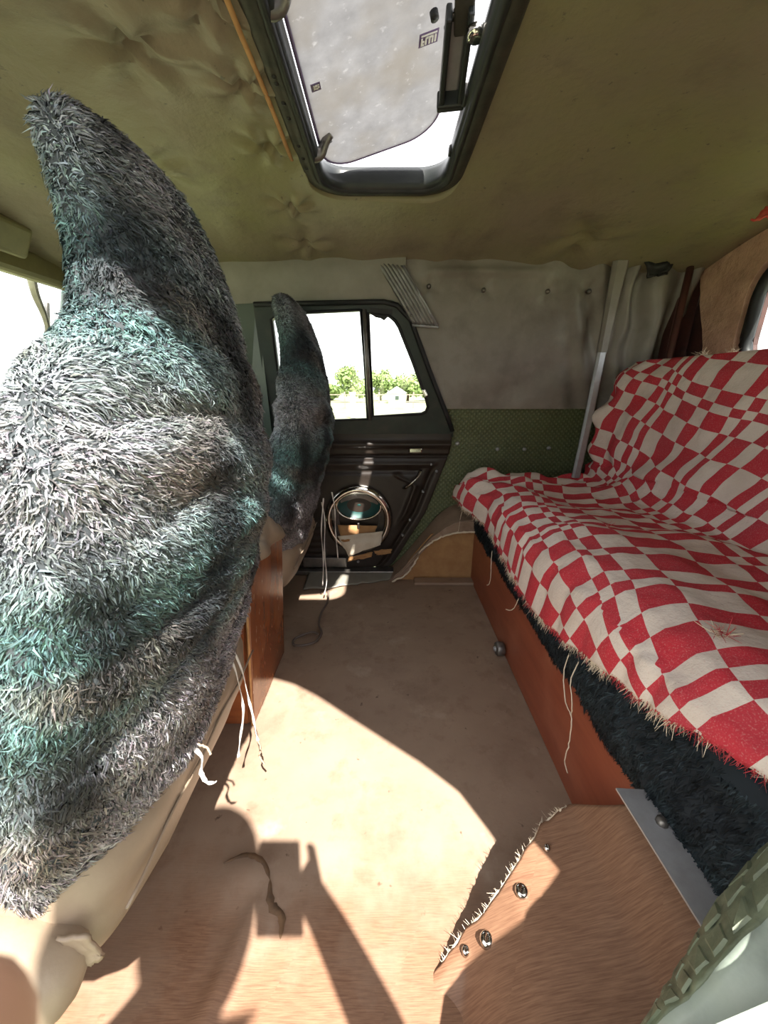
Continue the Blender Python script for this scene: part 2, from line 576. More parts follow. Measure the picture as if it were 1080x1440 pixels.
# ---- floor: worn lino on the floor pan, with a burnt tear near the sill
V, F = [], []
nx, ny = 150, 130
def floor_z(x, y):
    z = 0.004 * nz(x, y, 0, 4) + 0.0015 * nz(x, y, 3, 13)
    # blistered tear
    d = math.hypot((x + 0.235) / 0.075, (y - 0.425) / 0.045)
    z += 0.016 * math.exp(-d * d * 1.4)
    # long crease running towards the sill
    cx = -0.20 - 0.30 * (0.40 - y)
    z += 0.014 * math.exp(-((x - cx) / 0.016) ** 2) * sstep(0.20, 0.3, y) * (1 - sstep(0.37, 0.41, y))
    return z
for j in range(ny):
    for i in range(nx):
        x, y = lerp(-1.05, 1.12, i / (nx - 1)), lerp(0.10, 1.62, j / (ny - 1))
        V.append((x, y, floor_z(x, y)))
n0 = len(V)
F = grid_faces(nx, ny)
fl = obj('floor', V, F, M['lino'])
md = fl.modifiers.new('thickness', 'SOLIDIFY'); md.thickness = 0.03; md.offset = -1
tag(fl, 'worn brown lino floor of the car with parquet print near the sill', 'floor', kind='structure')
M['char'] = pmat('charred_lino', (0.07, 0.042, 0.025), (0.16, 0.09, 0.045), 40, 0.8)
def floor_tear(pts, w, nm):
    P = smooth_path(pts, 5)
    V, F = [], []
    for i, p in enumerate(P):
        t = (P[min(i + 1, len(P) - 1)] - P[max(i - 1, 0)]).normalized()
        s = Vector((-t.y, t.x, 0))
        ww = w * math.sin(math.pi * (i + 0.5) / len(P)) * (0.7 + 0.6 * random.random())
        for k in (-1, -0.3, 0.3, 1):
            q = p + s * ww * k
            V.append((q.x, q.y, floor_z(q.x, q.y) + (0.0035 if abs(k) < 0.5 else 0.0012)))
    for i in range(len(P) - 1):
        for k in range(3):
            a = i * 4 + k
            F.append((a, a + 1, a + 5, a + 4))
    return obj(nm, V, F, M['char'], fl)
floor_tear([(-0.285, 0.440, 0), (-0.25, 0.452, 0), (-0.215, 0.440, 0), (-0.195, 0.415, 0)], 0.006, 'scorched_tear')
floor_tear([(-0.195, 0.415, 0), (-0.185, 0.385, 0), (-0.165, 0.372, 0), (-0.160, 0.345, 0)], 0.007, 'scorched_tear')

# ---- ceiling: ring mesh round the sunroof opening
def ceil_base(x, y):
    z = 1.302 - 0.205 * (y - CY) ** 2 - 0.035 * max(0, x - 0.2) ** 2
    z -= 0.115 * max(0, -x - 0.3) ** 1.6
    return z
DIMP = [(-0.242, 0.693, .03), (-0.381, 0.759, .045), (-0.236, 0.828, .035), (-0.245, 1.005, .03), (-0.248, 1.409, .035), (-0.247, 1.212, .03),
        (-0.55, 1.05, .05), (0.62, 1.36, .05)]
def ceil_z(x, y):
    z = ceil_base(x, y)
    z += 0.012 * nz(x, y, 1, 2.6) + 0.007 * nz(x, y, 5, 7)
    # wrinkles pulled towards the far edge and towards the dimples
    edge = sstep(1.15, 1.48, y)
    z += edge * 0.013 * math.sin(x * 34 + 4 * nz(x, y, 2, 4)) * (0.4 + 0.6 * nz(x, y, 9, 3))
    for dx, dy, r in DIMP:
        ex, ey = x - dx, y - dy
        d = math.hypot(ex, ey)
        if d < r * 5:
            z += 0.020 * math.exp(-(d / (r * 0.42)) ** 2)
            a = math.atan2(ey, ex)
            z += 0.008 * math.sin(a * 5 + dx * 40) * math.exp(-((d - r * 1.1) / (r * 1.1)) ** 2)
    # slack sag along the left of the sunroof
    z -= 0.012 * math.exp(-((x + 0.235) / 0.035) ** 2) * (0.5 + 0.5 * math.sin(y * 17))* (1 if 0.5 < y < 1.25 else 0.2)
    return z
def rrect(cx, cy, hx, hy, r, n=12):
    P = []
    for qx, qy, a0 in ((1, 1, 0), (-1, 1, 90), (-1, -1, 180), (1, -1, 270)):
        for k in range(n + 1):
            a = math.radians(a0 + 90 * k / n)
            P.append((cx + qx * (hx - r) + r * math.cos(a), cy + qy * (hy - r) + r * math.sin(a)))
    return P
def resample(P, m):
    """m points evenly round a closed loop"""
    P = np.array(P + [P[0]])
    L = np.concatenate([[0], np.cumsum(np.hypot(*(P[1:] - P[:-1]).T))])
    s = np.linspace(0, L[-1], m, endpoint=False)
    return list(zip(np.interp(s, L, P[:, 0]), np.interp(s, L, P[:, 1])))
SRX, SRY = 0.147, 0.300
m_ = 240
inner = resample(rrect(0.0, CY, SRX + 0.035, SRY + 0.045, 0.085), m_)
V = []
rings = 64
for k in range(rings):
    t = (k / (rings - 1)) ** 1.25
    for (ix, iy) in inner:
        dx, dy = ix - 0.0, iy - CY
        # where the ray from the centre meets the roof rectangle
        sx = (1.13 - 0.0) / dx if dx > 0 else (-1.08) / dx if dx < 0 else 1e9
        sy = (1.525 - CY) / dy if dy > 0 else (0.205 - CY) / dy if dy < 0 else 1e9
        s = min(sx, sy)
        if dy < 0 and sy <= sx:
            s = (0.205 + 0.070 * sstep(0.06, 0.15, -dx * s) - CY) / dy
        ox, oy = dx * s, CY + dy * s
        x, y = lerp(ix, ox, t), lerp(iy, oy, t)
        z = ceil_z(x, y)
        if k == 0:
            z = 1.305
        V.append((x, y, z))
ce = obj('ceiling', V, grid_faces(m_, rings, True), M['ceil'])
md = ce.modifiers.new('thickness', 'SOLIDIFY'); md.thickness = 0.02; md.offset = 1
# make sure normals look down and thickness grows upward
if ce.data.polygons[0].normal.z > 0:
    ce.data.flip_normals()
md.offset = -1
tag(ce, 'sagging olive-brown vinyl headliner with dimples and wrinkles', 'ceiling', kind='structure')

# ---- far wall: roof rail band, grey vinyl panel, green embossed panel, post
wf = thing('wall_far', (0.5, 1.6, 0), 'side wall beyond the bench, grey vinyl above embossed green panel', 'wall', kind='structure')
DE_Z = [0.0, 0.02, 0.282, 0.537, 0.641, 0.733, 0.875, 1.044, 1.094, 1.105, 1.3]
DE_X = [0.0, 0.03, 0.191, 0.279, 0.287, 0.262, 0.179, 0.104, 0.051, 0.02, 0.02]
def door_edge(z): return interp(z, DE_Z, DE_X)
nu, nv = 130, 60
V = []
for j in range(nv):
    z = lerp(0.728, 1.245, j / (nv - 1))
    for i in range(nu):
        x = lerp(door_edge(z) - 0.015, 1.135, i / (nu - 1))
        y = Yfar(z) - 0.006
        d = 0.006 * nz(x, z, 0, 5) + 0.003 * nz(x, z, 4, 12)
        # diagonal drag lines towards the bar and hanging folds in the corner
        fold = sstep(0.62, 0.78, x)
        d += 0.010 * fold * (1 - sstep(0.80, 0.86, x)) * math.sin((x * 2.2 + z * 0.9) * 26)
        cor = sstep(0.80, 0.90, x)
        d += cor * (0.022 * math.sin(x * 62 + 3.5 * z + 2.5 * nz(x, z, 7, 6)) + 0.012 * math.sin(x * 30 - 9 * z))
        d += 0.006 * math.sin((x * 0.8 - z * 1.3) * 22) * math.exp(-((x - 0.55) / 0.22) ** 2 - ((z - 0.82) / 0.12) ** 2)
        d += 0.012 * math.exp(-((z - 1.19) / 0.012) ** 2) * (1 - sstep(0.5, 0.62, x)) * sstep(0.12, 0.2, x)
        for bx, bz in ((0.158, 1.148), (0.352, 1.137), (0.579, 1.133), (0.726, 1.133)):
            q = math.hypot(x - bx, z - bz)
            d -= 0.010 * math.exp(-(q / 0.02) ** 2)
            d += 0.003 * math.sin(math.atan2(z - bz, x - bx) * 4) * math.exp(-((q - 0.03) / 0.02) ** 2)
        V.append((x, y - d, z))
NCUT = int(nu * 0.735)
obj('vinyl_panel', [V[j * nu + i] for j in range(nv) for i in range(NCUT + 1)], grid_faces(NCUT + 1, nv), M['wallvinyl'], wf)
obj('corner_cloth', [V[j * nu + i] for j in range(nv) for i in range(NCUT, nu)], grid_faces(nu - NCUT, nv), M['wallvinyl'], wf, True, 'vinyl hanging in folds in the rear corner')
for k, (bx, bz) in enumerate(((0.158, 1.148), (0.352, 1.137), (0.579, 1.133), (0.726, 1.133))):
    y = Yfar(bz)
    tube('button', [(bx, y + 0.008, bz), (bx, y - 0.004, bz), (bx, y - 0.008, bz)], [0.008, 0.008, 0.003], M['steel'], wf, 10)
# green panel
nu, nv = 60, 40
V = []
for j in range(nv):
    z = lerp(0.0, 0.738, j / (nv - 1))
    for i in range(nu):
        x = lerp(door_edge(z) - 0.02, 1.13, i / (nu - 1))
        V.append((x, Yfar(z) + 0.008 - 0.003 * nz(x, z, 1, 5), z))
obj('embossed_panel', V, grid_faces(nu, nv), M['greenpanel'], wf)
for bx, bz in ((0.482, 0.561), (0.597, 0.561), (0.31, 0.585), (0.70, 0.565)):
    y = Yfar(bz)
    tube('screw', [(bx, y + 0.012, bz), (bx, y + 0.002, bz), (bx, y + 0.000, bz)], [0.009, 0.008, 0.003], M['alu'], wf, 10)
# roof rail band above the doors
nu, nv = 60, 12
V = []
for j in range(nv):
    t = j / (nv - 1)
    for i in range(nu):
        x = lerp(-1.06, 0.075, i / (nu - 1))
        z0 = lerp(1.075, 1.098, sstep(-1, -0.3, x))
        z = lerp(z0, 1.235, t)
        V.append((x, Yfar(z) - 0.012 - 0.010 * math.sin(math.pi * t) - 0.004 * t + 0.002 * nz(x, z, 2, 14), z))
obj('roof_rail', V, grid_faces(nu, nv), M['band'], wf)
# dark post in the rear corner
box('corner_post', (1.085, 1.535, 0.66), (0.075, 0.05, 1.22), M['postred'], wf, bev=0.006)
tube('post_pipe', [(1.045, 1.50, 0.10), (1.043, 1.49, 0.7), (1.04, 1.475, 1.22)], 0.011, M['postred'], wf, 10)
# B-pillar, front half of the far side with its window opening
def map_far(a, b, d): return (a, Yfar(b) + d, b)
plate('front_side_panel', [(-1.08, 0.0), (-0.455, 0.0), (-0.455, 1.12), (-1.08, 1.12)],
      [[(-1.0, 0.66), (-0.56, 0.66), (-0.56, 1.06), (-0.92, 1.06)]], map_far, 0.03, M['bodypaint'], wf)
plate('front_side_glass', [(-1.01, 0.65), (-0.55, 0.65), (-0.55, 1.07), (-0.93, 1.07)], [], lambda a, b, d: (a, Yfar(b) + 0.012 + d, b), 0.003, M['glass'], wf)
# outer skin behind the trim
plate('outer_skin', [(0.0, -0.06), (1.16, -0.06), (1.16, 1.27), (-1.10, 1.27), (-1.10, 1.10), (0.03, 1.10), (0.08, 1.04), (0.155, 0.875), (0.262, 0.641), (0.25, 0.5), (0.16, 0.28)], [],
      lambda a, b, d: (a, Yfar(b) + 0.075 + d, b), 0.012, M['bodypaint'], wf)

# ---- rear wall with window, foam lagging
def map_rear(a, b, d): return (1.12 + d, a, b)
RW = [(a, b) for a, b in rrect(0.865, 1.01, 0.41, 0.155, 0.10, 8)]
wr = thing('wall_rear', (1.12, 0.865, 0), 'rear wall of the car with peach foam lagging round the window', 'wall', kind='structure')
plate('tailgate_skin', [(0.10, -0.05), (1.62, -0.05), (1.55, 1.28), (0.19, 1.28)], [RW], lambda a, b, d: (1.145 + d, a, b), 0.015, M['postred'], wr)
# lagging: ragged left edge
edge = []
for k in range(26):
    z = lerp(0.55, 1.255, k / 25)
    y = interp(z, [0.55, 0.93, 1.0, 1.10, 1.2, 1.245, 1.255], [1.37, 1.405, 1.43, 1.475, 1.50, 1.525, 1.49]) + 0.008 * nz(z, 3, 1, 22)
    edge.append((y, z))
plate('foam_lagging', [(0.2, 0.55)] + edge + [(0.2, 1.255)], [[(a, b) for a, b in rrect(0.865, 1.01, 0.425, 0.17, 0.11, 8)]],
      lambda a, b, d: (1.118 - d, a, b), 0.022, M['foam'], wr)
tube('window_seal', [(1.12, a, b) for a, b in rrect(0.865, 1.01, 0.408, 0.153, 0.10, 8)], 0.017, M['rubber'], wr, 8, closed=True)
plate('window_pane', RW, [], lambda a, b, d: (1.13 + d, a, b), 0.004, M['glass'], wr)
box('header_trim', (1.10, CY, 1.268), (0.05, 1.28, 0.035), M['band'], wr, bev=0.01)

# ---- near wall with the open doorway the camera looks in through
DOORWAY = [(-0.50, 0.04), (0.04, 0.04), (0.10, 0.16), (0.145, 0.26), (0.215, 0.36), (0.30, 0.45), (0.365, 0.53), (0.372, 0.60), (0.36, 0.68), (0.341, 0.772),
           (0.285, 0.86), (0.222, 0.938), (0.15, 1.03), (0.08, 1.118), (0.02, 1.175), (-0.05, 1.212), (-0.12, 1.235), (-0.17, 1.268), (-0.46, 1.262), (-0.49, 1.23)]
wn = thing('wall_near', (0.0, 0.14, 0), 'side wall round the open doorway with pale green jamb', 'wall', kind='structure')
def map_near(a, b, d): return (a, Ynear(b) - d, b)
plate('side_skin', [(-1.08, -0.05), (1.14, -0.05), (1.14, 1.30), (-1.08, 1.30)],
      [DOORWAY, [(-1.0, 0.66), (-0.60, 0.66), (-0.60, 1.08), (-0.92, 1.08)]], map_near, 0.045, M['jamb'], wn)
plate('front_side_glass', [(-1.01, 0.65), (-0.59, 0.65), (-0.59, 1.09), (-0.93, 1.09)], [], lambda a, b, d: (a, Ynear(b) - 0.02 - d, b), 0.003, M['glass'], wn)

# ---- front: header, windscreen, bulkhead with dashboard
wfr = thing('wall_front', (-1.05, CY, 0), 'front of the cabin with windscreen header and dashboard', 'wall', kind='structure')
box('header', (-1.06, CY, 1.155), (0.05, 1.36, 0.075), M['visor'], wfr, bev=0.015)
box('bulkhead', (-1.15, CY, 0.33), (0.06, 1.46, 0.68), M['bodypaint'], wfr, bev=0.01)
bm = bmesh.new()
prof = [(-1.25, 0.55), (-1.25, 0.70), (-1.10, 0.72), (-0.98, 0.70), (-0.95, 0.62), (-1.0, 0.48), (-1.1, 0.42)]
A = [bm.verts.new((x, 0.17, z)) for x, z in prof]
B = [bm.verts.new((x, 1.57, z)) for x, z in prof]
for i in range(len(prof)):
    j = (i + 1) % len(prof)
    bm.faces.new((A[i], A[j], B[j], B[i]))
bm.faces.new(A); bm.faces.new(B[::-1])
bmesh.ops.bevel(bm, geom=[e for e in bm.edges if e.is_manifold], offset=0.012, segments=2, affect='EDGES')
bm_obj('dashboard', bm, M['rubber'], wfr)
plate('windscreen', [(0.24, 0.70), (1.49, 0.70), (1.46, 1.15), (0.27, 1.15)], [], lambda a, b, d: (-1.27 + (b - 0.70) * 0.45 + d, a, b), 0.004, M['glass'], wfr)
for y in (0.23, 1.50):
    tube('windscreen_pillar', [(-1.27, y, 0.62), (-1.06, y - 0.02 * (1 if y > 1 else -1), 1.18)], 0.03, M['bodypaint'], wfr, 10)

# ================================================================== DOOR (far side)
dr = thing('door_1', (-0.1, 1.6, 0), 'dark green and brown car door with two-pane window', 'door', kind='structure')
outline = [(-0.465, 1.097), (0.0, 1.105), (0.030, 1.102), (0.051, 1.094), (0.075, 1.078), (0.104, 1.044), (0.179, 0.875), (0.262, 0.700), (0.287, 0.641), (0.287, 0.615), (-0.465, 0.615)]
p1 = [(-0.408, 0.677), (-0.067, 0.689), (-0.083, 1.074), (-0.385, 1.062), (-0.408, 1.045)]
p2 = [(-0.045, 0.700), (0.150, 0.709), (0.168, 0.718), (0.176, 0.736), (0.170, 0.760), (0.109, 0.905), (0.055, 1.020), (0.040, 1.040), (0.018, 1.056), (-0.058, 1.066)]
FR = 0.018
plate('window_frame', outline, [p1, p2], lambda a, b, d: (a, Yfar(b) - FR + d, b), 0.04, M['doorgreen'], dr)
for nm, pp in (('front_pane', p1), ('quarter_pane', p2)):
    plate('pane', [(lerp(a, sum(q[0] for q in pp) / len(pp), -0.03), lerp(b, sum(q[1] for q in pp) / len(pp), -0.03)) for a, b in pp], [],
          lambda a, b, d: (a, Yfar(b) + 0.006 + d, b), 0.004, M['glass'], dr)
    tube('rubber_seal', [(a, Yfar(b) - FR + 0.002, b) for a, b in pp], 0.0065, M['rubber'], dr, 8, closed=True)
tube('divider_bar', [(-0.070, Yfar(1.08) - 0.022, 1.075), (-0.056, Yfar(.69) - 0.022, 0.685)], 0.0085, M['steel'], dr, 8)
tube('outer_seal', [(a, Yfar(b) - FR - 0.002, b) for a, b in [(-0.46, 1.09), (0.0, 1.098), (0.046, 1.087), (0.098, 1.040), (0.173, 0.872), (0.256, 0.698), (0.281, 0.640)]], 0.009, M['rubber'], dr, 8)
# catch on the quarter pane
box('quarter_catch', (0.160, Yfar(.79) - 0.028, 0.79), (0.014, 0.02, 0.03), M['chrome'], dr, rot=Matrix.Rotation(-0.45, 3, 'Y'), bev=0.004)
# torn tape hanging from the frame above the quarter pane
tape = [(-0.05, 1.062), (-0.03, 1.050), (-0.012, 1.047), (0.0, 1.040), (0.012, 1.050), (0.03, 1.058), (0.03, 1.075), (-0.05, 1.08)]
plate('torn_tape', tape, [], lambda a, b, d: (a, Yfar(b) - 0.020 + d, b), 0.002, M['rubber'], dr)
# moulded lower panel
def xr(z): return interp(z, [0.0, 0.02, 0.05, 0.282, 0.537, 0.60, 0.63], [-0.03, 0.03, 0.055, 0.188, 0.277, 0.285, 0.285])
nu, nv = 150, 130
V = []
def door_h(x, z):
    h = 0.012
    edge = xr(z) - x
    h += 0.010 * sstep(0.535, 0.545, z)                       # upper ledge
    h += 0.014 * math.exp(-((z - 0.585) / 0.012) ** 2)         # rolled ridge under the window
    h -= 0.010 * math.exp(-((z - 0.535) / 0.006) ** 2)
    # pressed frame of the pocket area
    h += 0.008 * math.exp(-((z - 0.500) / 0.010) ** 2) * sstep(0.03, 0.06, edge)
    h -= 0.008 * math.exp(-((z - 0.470) / 0.012) ** 2) * sstep(0.08, 0.12, edge)
    h += 0.010 * math.exp(-((edge - 0.095 - 0.10 * sstep(0.40, 0.46, z)) / 0.012) ** 2) * sstep(0.20, 0.28, z) * (1 - sstep(0.455, 0.47, z))
    h -= 0.012 * math.exp(-((edge - 0.05) / 0.012) ** 2) * (1 - sstep(0.45, 0.5, z))
    # horizontal ribs low on the front of the panel and small ones at the back
    if z < 0.26:
        h += 0.006 * (0.5 + 0.5 * math.sin(z * 210)) * sstep(0.0, 0.02, -0.255 - x)
    return h
for j in range(nv):
    z = lerp(0.012, 0.628, j / (nv - 1))
    for i in range(nu):
        x = lerp(-0.465, xr(z), i / (nu - 1))
        hh = door_h(x, z)
        if i == nu - 1: hh = -0.03
        V.append((x, 1.60 - hh, z))
obj('door_card', V, grid_faces(nu, nv), M['doorbrown'], dr)
# pull handle, ash tray, screws, kick strip
tube('pull_handle', smooth_path([(0.085, 1.585, 0.395), (0.10, 1.555, 0.41), (0.135, 1.55, 0.445), (0.155, 1.575, 0.475)], 5), 0.008, M['chrome'], dr, 8, flat=0.6)
box('ashtray_lid', (0.13, 1.566, 0.562), (0.055, 0.02, 0.022), M['chrome'], dr, bev=0.005)
for x, z in ((0.20, 0.50), (0.17, 0.38), (0.115, 0.25), (0.085, 0.175), (0.225, 0.47), (-0.12, 0.045)):
    tube('screw', [(x, 1.598, z), (x, 1.582, z), (x, 1.579, z)], [0.006, 0.006, 0.002], M['alu'], dr, 8)
box('kick_strip', (-0.27, 1.572, 0.05), (0.20, 0.02, 0.05), M['steel'], dr, bev=0.005)

# ---- sill under the door: steel strip and lifted lip of lino
sl = thing('door_sill', (-0.1, 1.56, 0), 'grey metal door sill strip at the foot of the brown door', 'sill')
box('sill_plate', (-0.18, 1.555, 0.012), (0.46, 0.05, 0.02), M['steel'], sl, bev=0.004)
V = []
nu, nv = 50, 10
for j in range(nv):
    t = j / (nv - 1)
    for i in range(nu):
        u = i / (nu - 1)
        x = lerp(-0.34, 0.06, u)
        y = lerp(1.40 + 0.10 * u ** 1.5 + 0.015 * nz(u * 6, 1), 1.55, t)
        V.append((x, y, 0.006 + 0.014 * t + 0.012 * (1 - t) * (0.3 + u) * abs(nz(u * 9, 3))))
lipo = obj('lino_lip', V, grid_faces(nu, nv), M['band'], sl)
md = lipo.modifiers.new('thickness', 'SOLIDIFY'); md.thickness = 0.003

# ---- speaker set in the door
sp = thing('door_speaker', (-0.112, 1.56, 0.26), 'round chrome-ringed loudspeaker with dark teal cone, set in the brown door', 'speaker')
def ring_lathe(name, cx, cz, prof, mat, parent, ax=1.0, az=1.0, n=56):
    """prof: (radius, y)"""
    V = []
    for r, y in prof:
        for k in range(n):
            a = 2 * math.pi * k / n
            V.append((cx + r * ax * math.cos(a), y, cz + r * az * math.sin(a)))
    return obj(name, V, grid_faces(n, len(prof), True), mat, parent)
SCX, SCZ = -0.112, 0.255
ring_lathe('outer_ring', SCX, SCZ, [(0.150, 1.588), (0.148, 1.568), (0.140, 1.556), (0.128, 1.553), (0.118, 1.560), (0.112, 1.575), (0.110, 1.592)], M['chrome'], sp, 1.0, 1.06)
ring_lathe('basket', SCX, SCZ, [(0.112, 1.575), (0.10, 1.582), (0.085, 1.590), (0.06, 1.592), (0.0, 1.592)], M['steel'], sp, 1.0, 1.06)
ring_lathe('inner_ring', SCX + 0.002, 0.318, [(0.108, 1.584), (0.104, 1.568), (0.097, 1.560), (0.092, 1.564), (0.089, 1.58)], M['chrome'], sp, 1.0, 0.62)
ring_lathe('cone', SCX + 0.002, 0.318, [(0.092, 1.572), (0.08, 1.580), (0.05, 1.589), (0.02, 1.591), (0.0, 1.586)], M['teal'], sp, 1.0, 0.62)
box('ring_clip', (SCX - 0.105, 1.553, 0.285), (0.022, 0.012, 0.05), M['steel'], sp, bev=0.004)
box('ring_clip', (SCX, 1.557, 0.232), (0.014, 0.012, 0.03), M['chrome'], sp, bev=0.004)
def sheet(name, pts, mat, th=0.0025, label=None, cat=None, parent=None, sub=4, crump=0.004):
    """crumpled sheet over a quad given by four corners"""
    P = [Vector(p) for p in pts]
    n = 10
    V = []
    nrm = (P[1] - P[0]).cross(P[3] - P[0]).normalized()
    for j in range(n):
        for i in range(n):
            u, v = i / (n - 1), j / (n - 1)
            q = P[0].lerp(P[1], u).lerp(P[3].lerp(P[2], u), v)
            q = q + nrm * crump * nz(u * 3 + P[0].x * 50, v * 3, P[0].z * 30) * 2
            q.x += 0.004 * nz(v * 5, u * 2, 3) ; q.z += 0.004 * nz(u * 6, v, 8)
            V.append(q)
    o = obj(name, V, grid_faces(n, n), mat, parent)
    m = o.modifiers.new('thickness', 'SOLIDIFY'); m.thickness = th
    if label: tag(o, label, cat)
    return o
sheet('cardboard_scrap', [(-0.205, 1.560, 0.235), (-0.03, 1.566, 0.228), (-0.05, 1.540, 0.175), (-0.185, 1.535, 0.165)], M['card'], 0.004, 'torn brown cardboard stuffed in the lower half of the door speaker', 'cardboard')
sheet('paper_scrap', [(-0.205, 1.540, 0.190), (-0.005, 1.535, 0.215), (-0.015, 1.525, 0.155), (-0.155, 1.525, 0.100)], M['paper'], 0.003, 'crumpled off-white paper wedged below the speaker cone', 'paper')
sheet('cardboard_scrap', [(-0.155, 1.526, 0.098), (-0.05, 1.522, 0.120), (-0.055, 1.520, 0.100), (-0.16, 1.524, 0.075)], M['card'], 0.006, 'narrow folded cardboard strip under the paper at the speaker', 'cardboard')
sheet('cardboard_scrap', [(-0.045, 1.530, 0.125), (0.035, 1.535, 0.132), (0.03, 1.535, 0.112), (-0.03, 1.53, 0.105)], M['card'], 0.006, 'small cardboard tab sticking out beside the paper at the speaker', 'cardboard')

# ================================================================== SUNROOF
sr = thing('sunroof', (0, CY, 1.30), 'pop-up sunroof in the headliner with dusty pane tilted open', 'sunroof')
def sweep_ring(name, prof, mat, parent, hx=SRX, hy=SRY, r=0.06, m=160, x0=0.0, label=None):
    """prof: (outward offset, z) swept round the rounded rectangle"""
    V = []
    for o_, z in prof:
        V += [(x, y, z) for x, y in resample(rrect(x0, CY, hx + o_, hy + o_, r + o_), m)]
    return obj(name, V, grid_faces(m, len(prof), True), mat, parent, True, label)
M['frameband'] = pmat('worn_frame_paint', (0.032, 0.030, 0.026), (0.055, 0.047, 0.036), 24, 0.5, c3=(0.016, 0.015, 0.014), s3=30, spec=0.3)
M['framedark'] = pmat('dark_frame_paint', (0.014, 0.017, 0.019), (0.022, 0.025, 0.024), 18, 0.38, spec=0.35)
sweep_ring('trim_frame', [(0.048, 1.306), (0.046, 1.296), (0.040, 1.289), (0.022, 1.287), (0.018, 1.290)], M['frameband'], sr)
sweep_ring('rubber_seal', [(0.020, 1.292), (0.018, 1.285), (0.012, 1.281), (0.006, 1.284), (0.004, 1.292)], M['rubber'], sr)
sweep_ring('inner_frame', [(0.006, 1.288), (0.0, 1.292), (-0.002, 1.305), (0.002, 1.326), (0.010, 1.338), (0.024, 1.340), (0.045, 1.334), (0.048, 1.306)], M['framedark'], sr)
# raw wood edges of the headliner cut-out
for sx in (-1,):
    tube('wood_edge', [(sx * (SRX + 0.056), y, 1.287 - 0.002 * math.sin(y * 20)) for y in (0.60, 0.66, 0.72, 0.78, 0.85, 0.92, 0.98, 1.03)], 0.0045, M['wood_slit'], sr, 6, flat=0.6)
for y in (0.80, 0.815, 0.86, 0.90, 0.985, 1.03, 1.07):
    x = -SRX - 0.031
    tube('screw', [(x, y, 1.292), (x, y, 1.286), (x, y, 1.285)], [0.0045, 0.004, 0.001], M['rubber'], sr, 8)
TILT = math.radians(16)
HX, HZ = -0.143, 1.322
def tilt(x, y, z):
    """pane coordinates (x from the hinge) to world"""
    return (HX + x * math.cos(TILT) - z * math.sin(TILT), y, HZ + x * math.sin(TILT) + z * math.cos(TILT))
gl = rrect(0.139, CY, 0.139, SRY - 0.008, 0.075, 10)
pane = plate('pane', gl, [], lambda a, b, d: tilt(a, b, d), 0.005, M['sunglass'], sr, 'dusty grey translucent glass')
tube('pane_edge', [tilt(a, b, 0.002) for a, b in gl], 0.0035, M['sticker'], sr, 6, closed=True)
for y in (0.695, 1.035):
    tube('hinge', smooth_path([(-0.158, y, 1.296), (-0.150, y + 0.004, 1.298), (-0.138, y + 0.006, 1.306), (-0.128, y + 0.002, 1.322), (-0.118, y - 0.002, 1.334)], 4), 0.009, M['steel'], sr, 10, flat=1.5)
    tube('hinge_screw', [tilt(0.022, y, 0.0), tilt(0.022, y, -0.008)], 0.008, M['chrome'], sr, 10)
# latch: two studs on the pane, folded arm, hollow grip, round knob
lt = link('latch', bpy.data.meshes.new('latch'), sr)
def lbox(name, a, b, w, h, mat):
    a, b = Vector(a), Vector(b)
    d = b - a
    rot = d.to_track_quat('Y', 'Z').to_matrix()
    return box(name, (a + b) / 2, (w, d.length, h), mat, lt, rot=rot, bev=0.003)
bmx = bmesh.new()
bmesh.ops.create_cube(bmx, size=1)
bmesh.ops.scale(bmx, vec=(0.020, 0.085, 0.010), verts=bmx.verts)
bmesh.ops.bevel(bmx, geom=bmx.edges[:], offset=0.003, segments=2, affect='EDGES')
bmesh.ops.rotate(bmx, matrix=Matrix.Rotation(0.35, 3, 'Z'), verts=bmx.verts)
bmesh.ops.translate(bmx, vec=(0.118, 0.775, 1.352), verts=bmx.verts)
bmx.to_mesh(lt.data); bmx.free(); lt.data.materials.append(M['frameband'])
lbox('upper_arm', (0.108, 0.69, 1.366), (0.125, 0.80, 1.340), 0.030, 0.012, M['frameband'])
lbox('grip_side', (0.130, 0.76, 1.345), (0.139, 0.890, 1.312), 0.010, 0.026, M['framedark'])
lbox('grip_side', (0.098, 0.77, 1.345), (0.106, 0.900, 1.312), 0.010, 0.026, M['framedark'])
lbox('grip_end', (0.098, 0.900, 1.311), (0.146, 0.892, 1.311), 0.016, 0.026, M['framedark'])
lbox('grip_plate', (0.114, 0.78, 1.352), (0.121, 0.890, 1.322), 0.026, 0.004, M['alu'])
tube('latch_knob', [(0.137, 0.765, 1.325), (0.139, 0.768, 1.312), (0.139, 0.768, 1.310)], [0.013, 0.013, 0.009], M['chrome'], lt, 14)
tube('stud', [tilt(0.240, 0.715, 0.0), tilt(0.240, 0.715, -0.010)], 0.007, M['rubber'], lt, 10)
tube('stud', [tilt(0.232, 0.83, 0.0), tilt(0.232, 0.83, -0.010)], 0.007, M['rubber'], lt, 10)
box('strike_block', (0.146, 0.865, 1.302), (0.012, 0.03, 0.02), M['rubber'], sr, bev=0.003)
box('strike_block', (0.145, 1.03, 1.302), (0.008, 0.02, 0.016), M['rubber'], sr, bev=0.003)
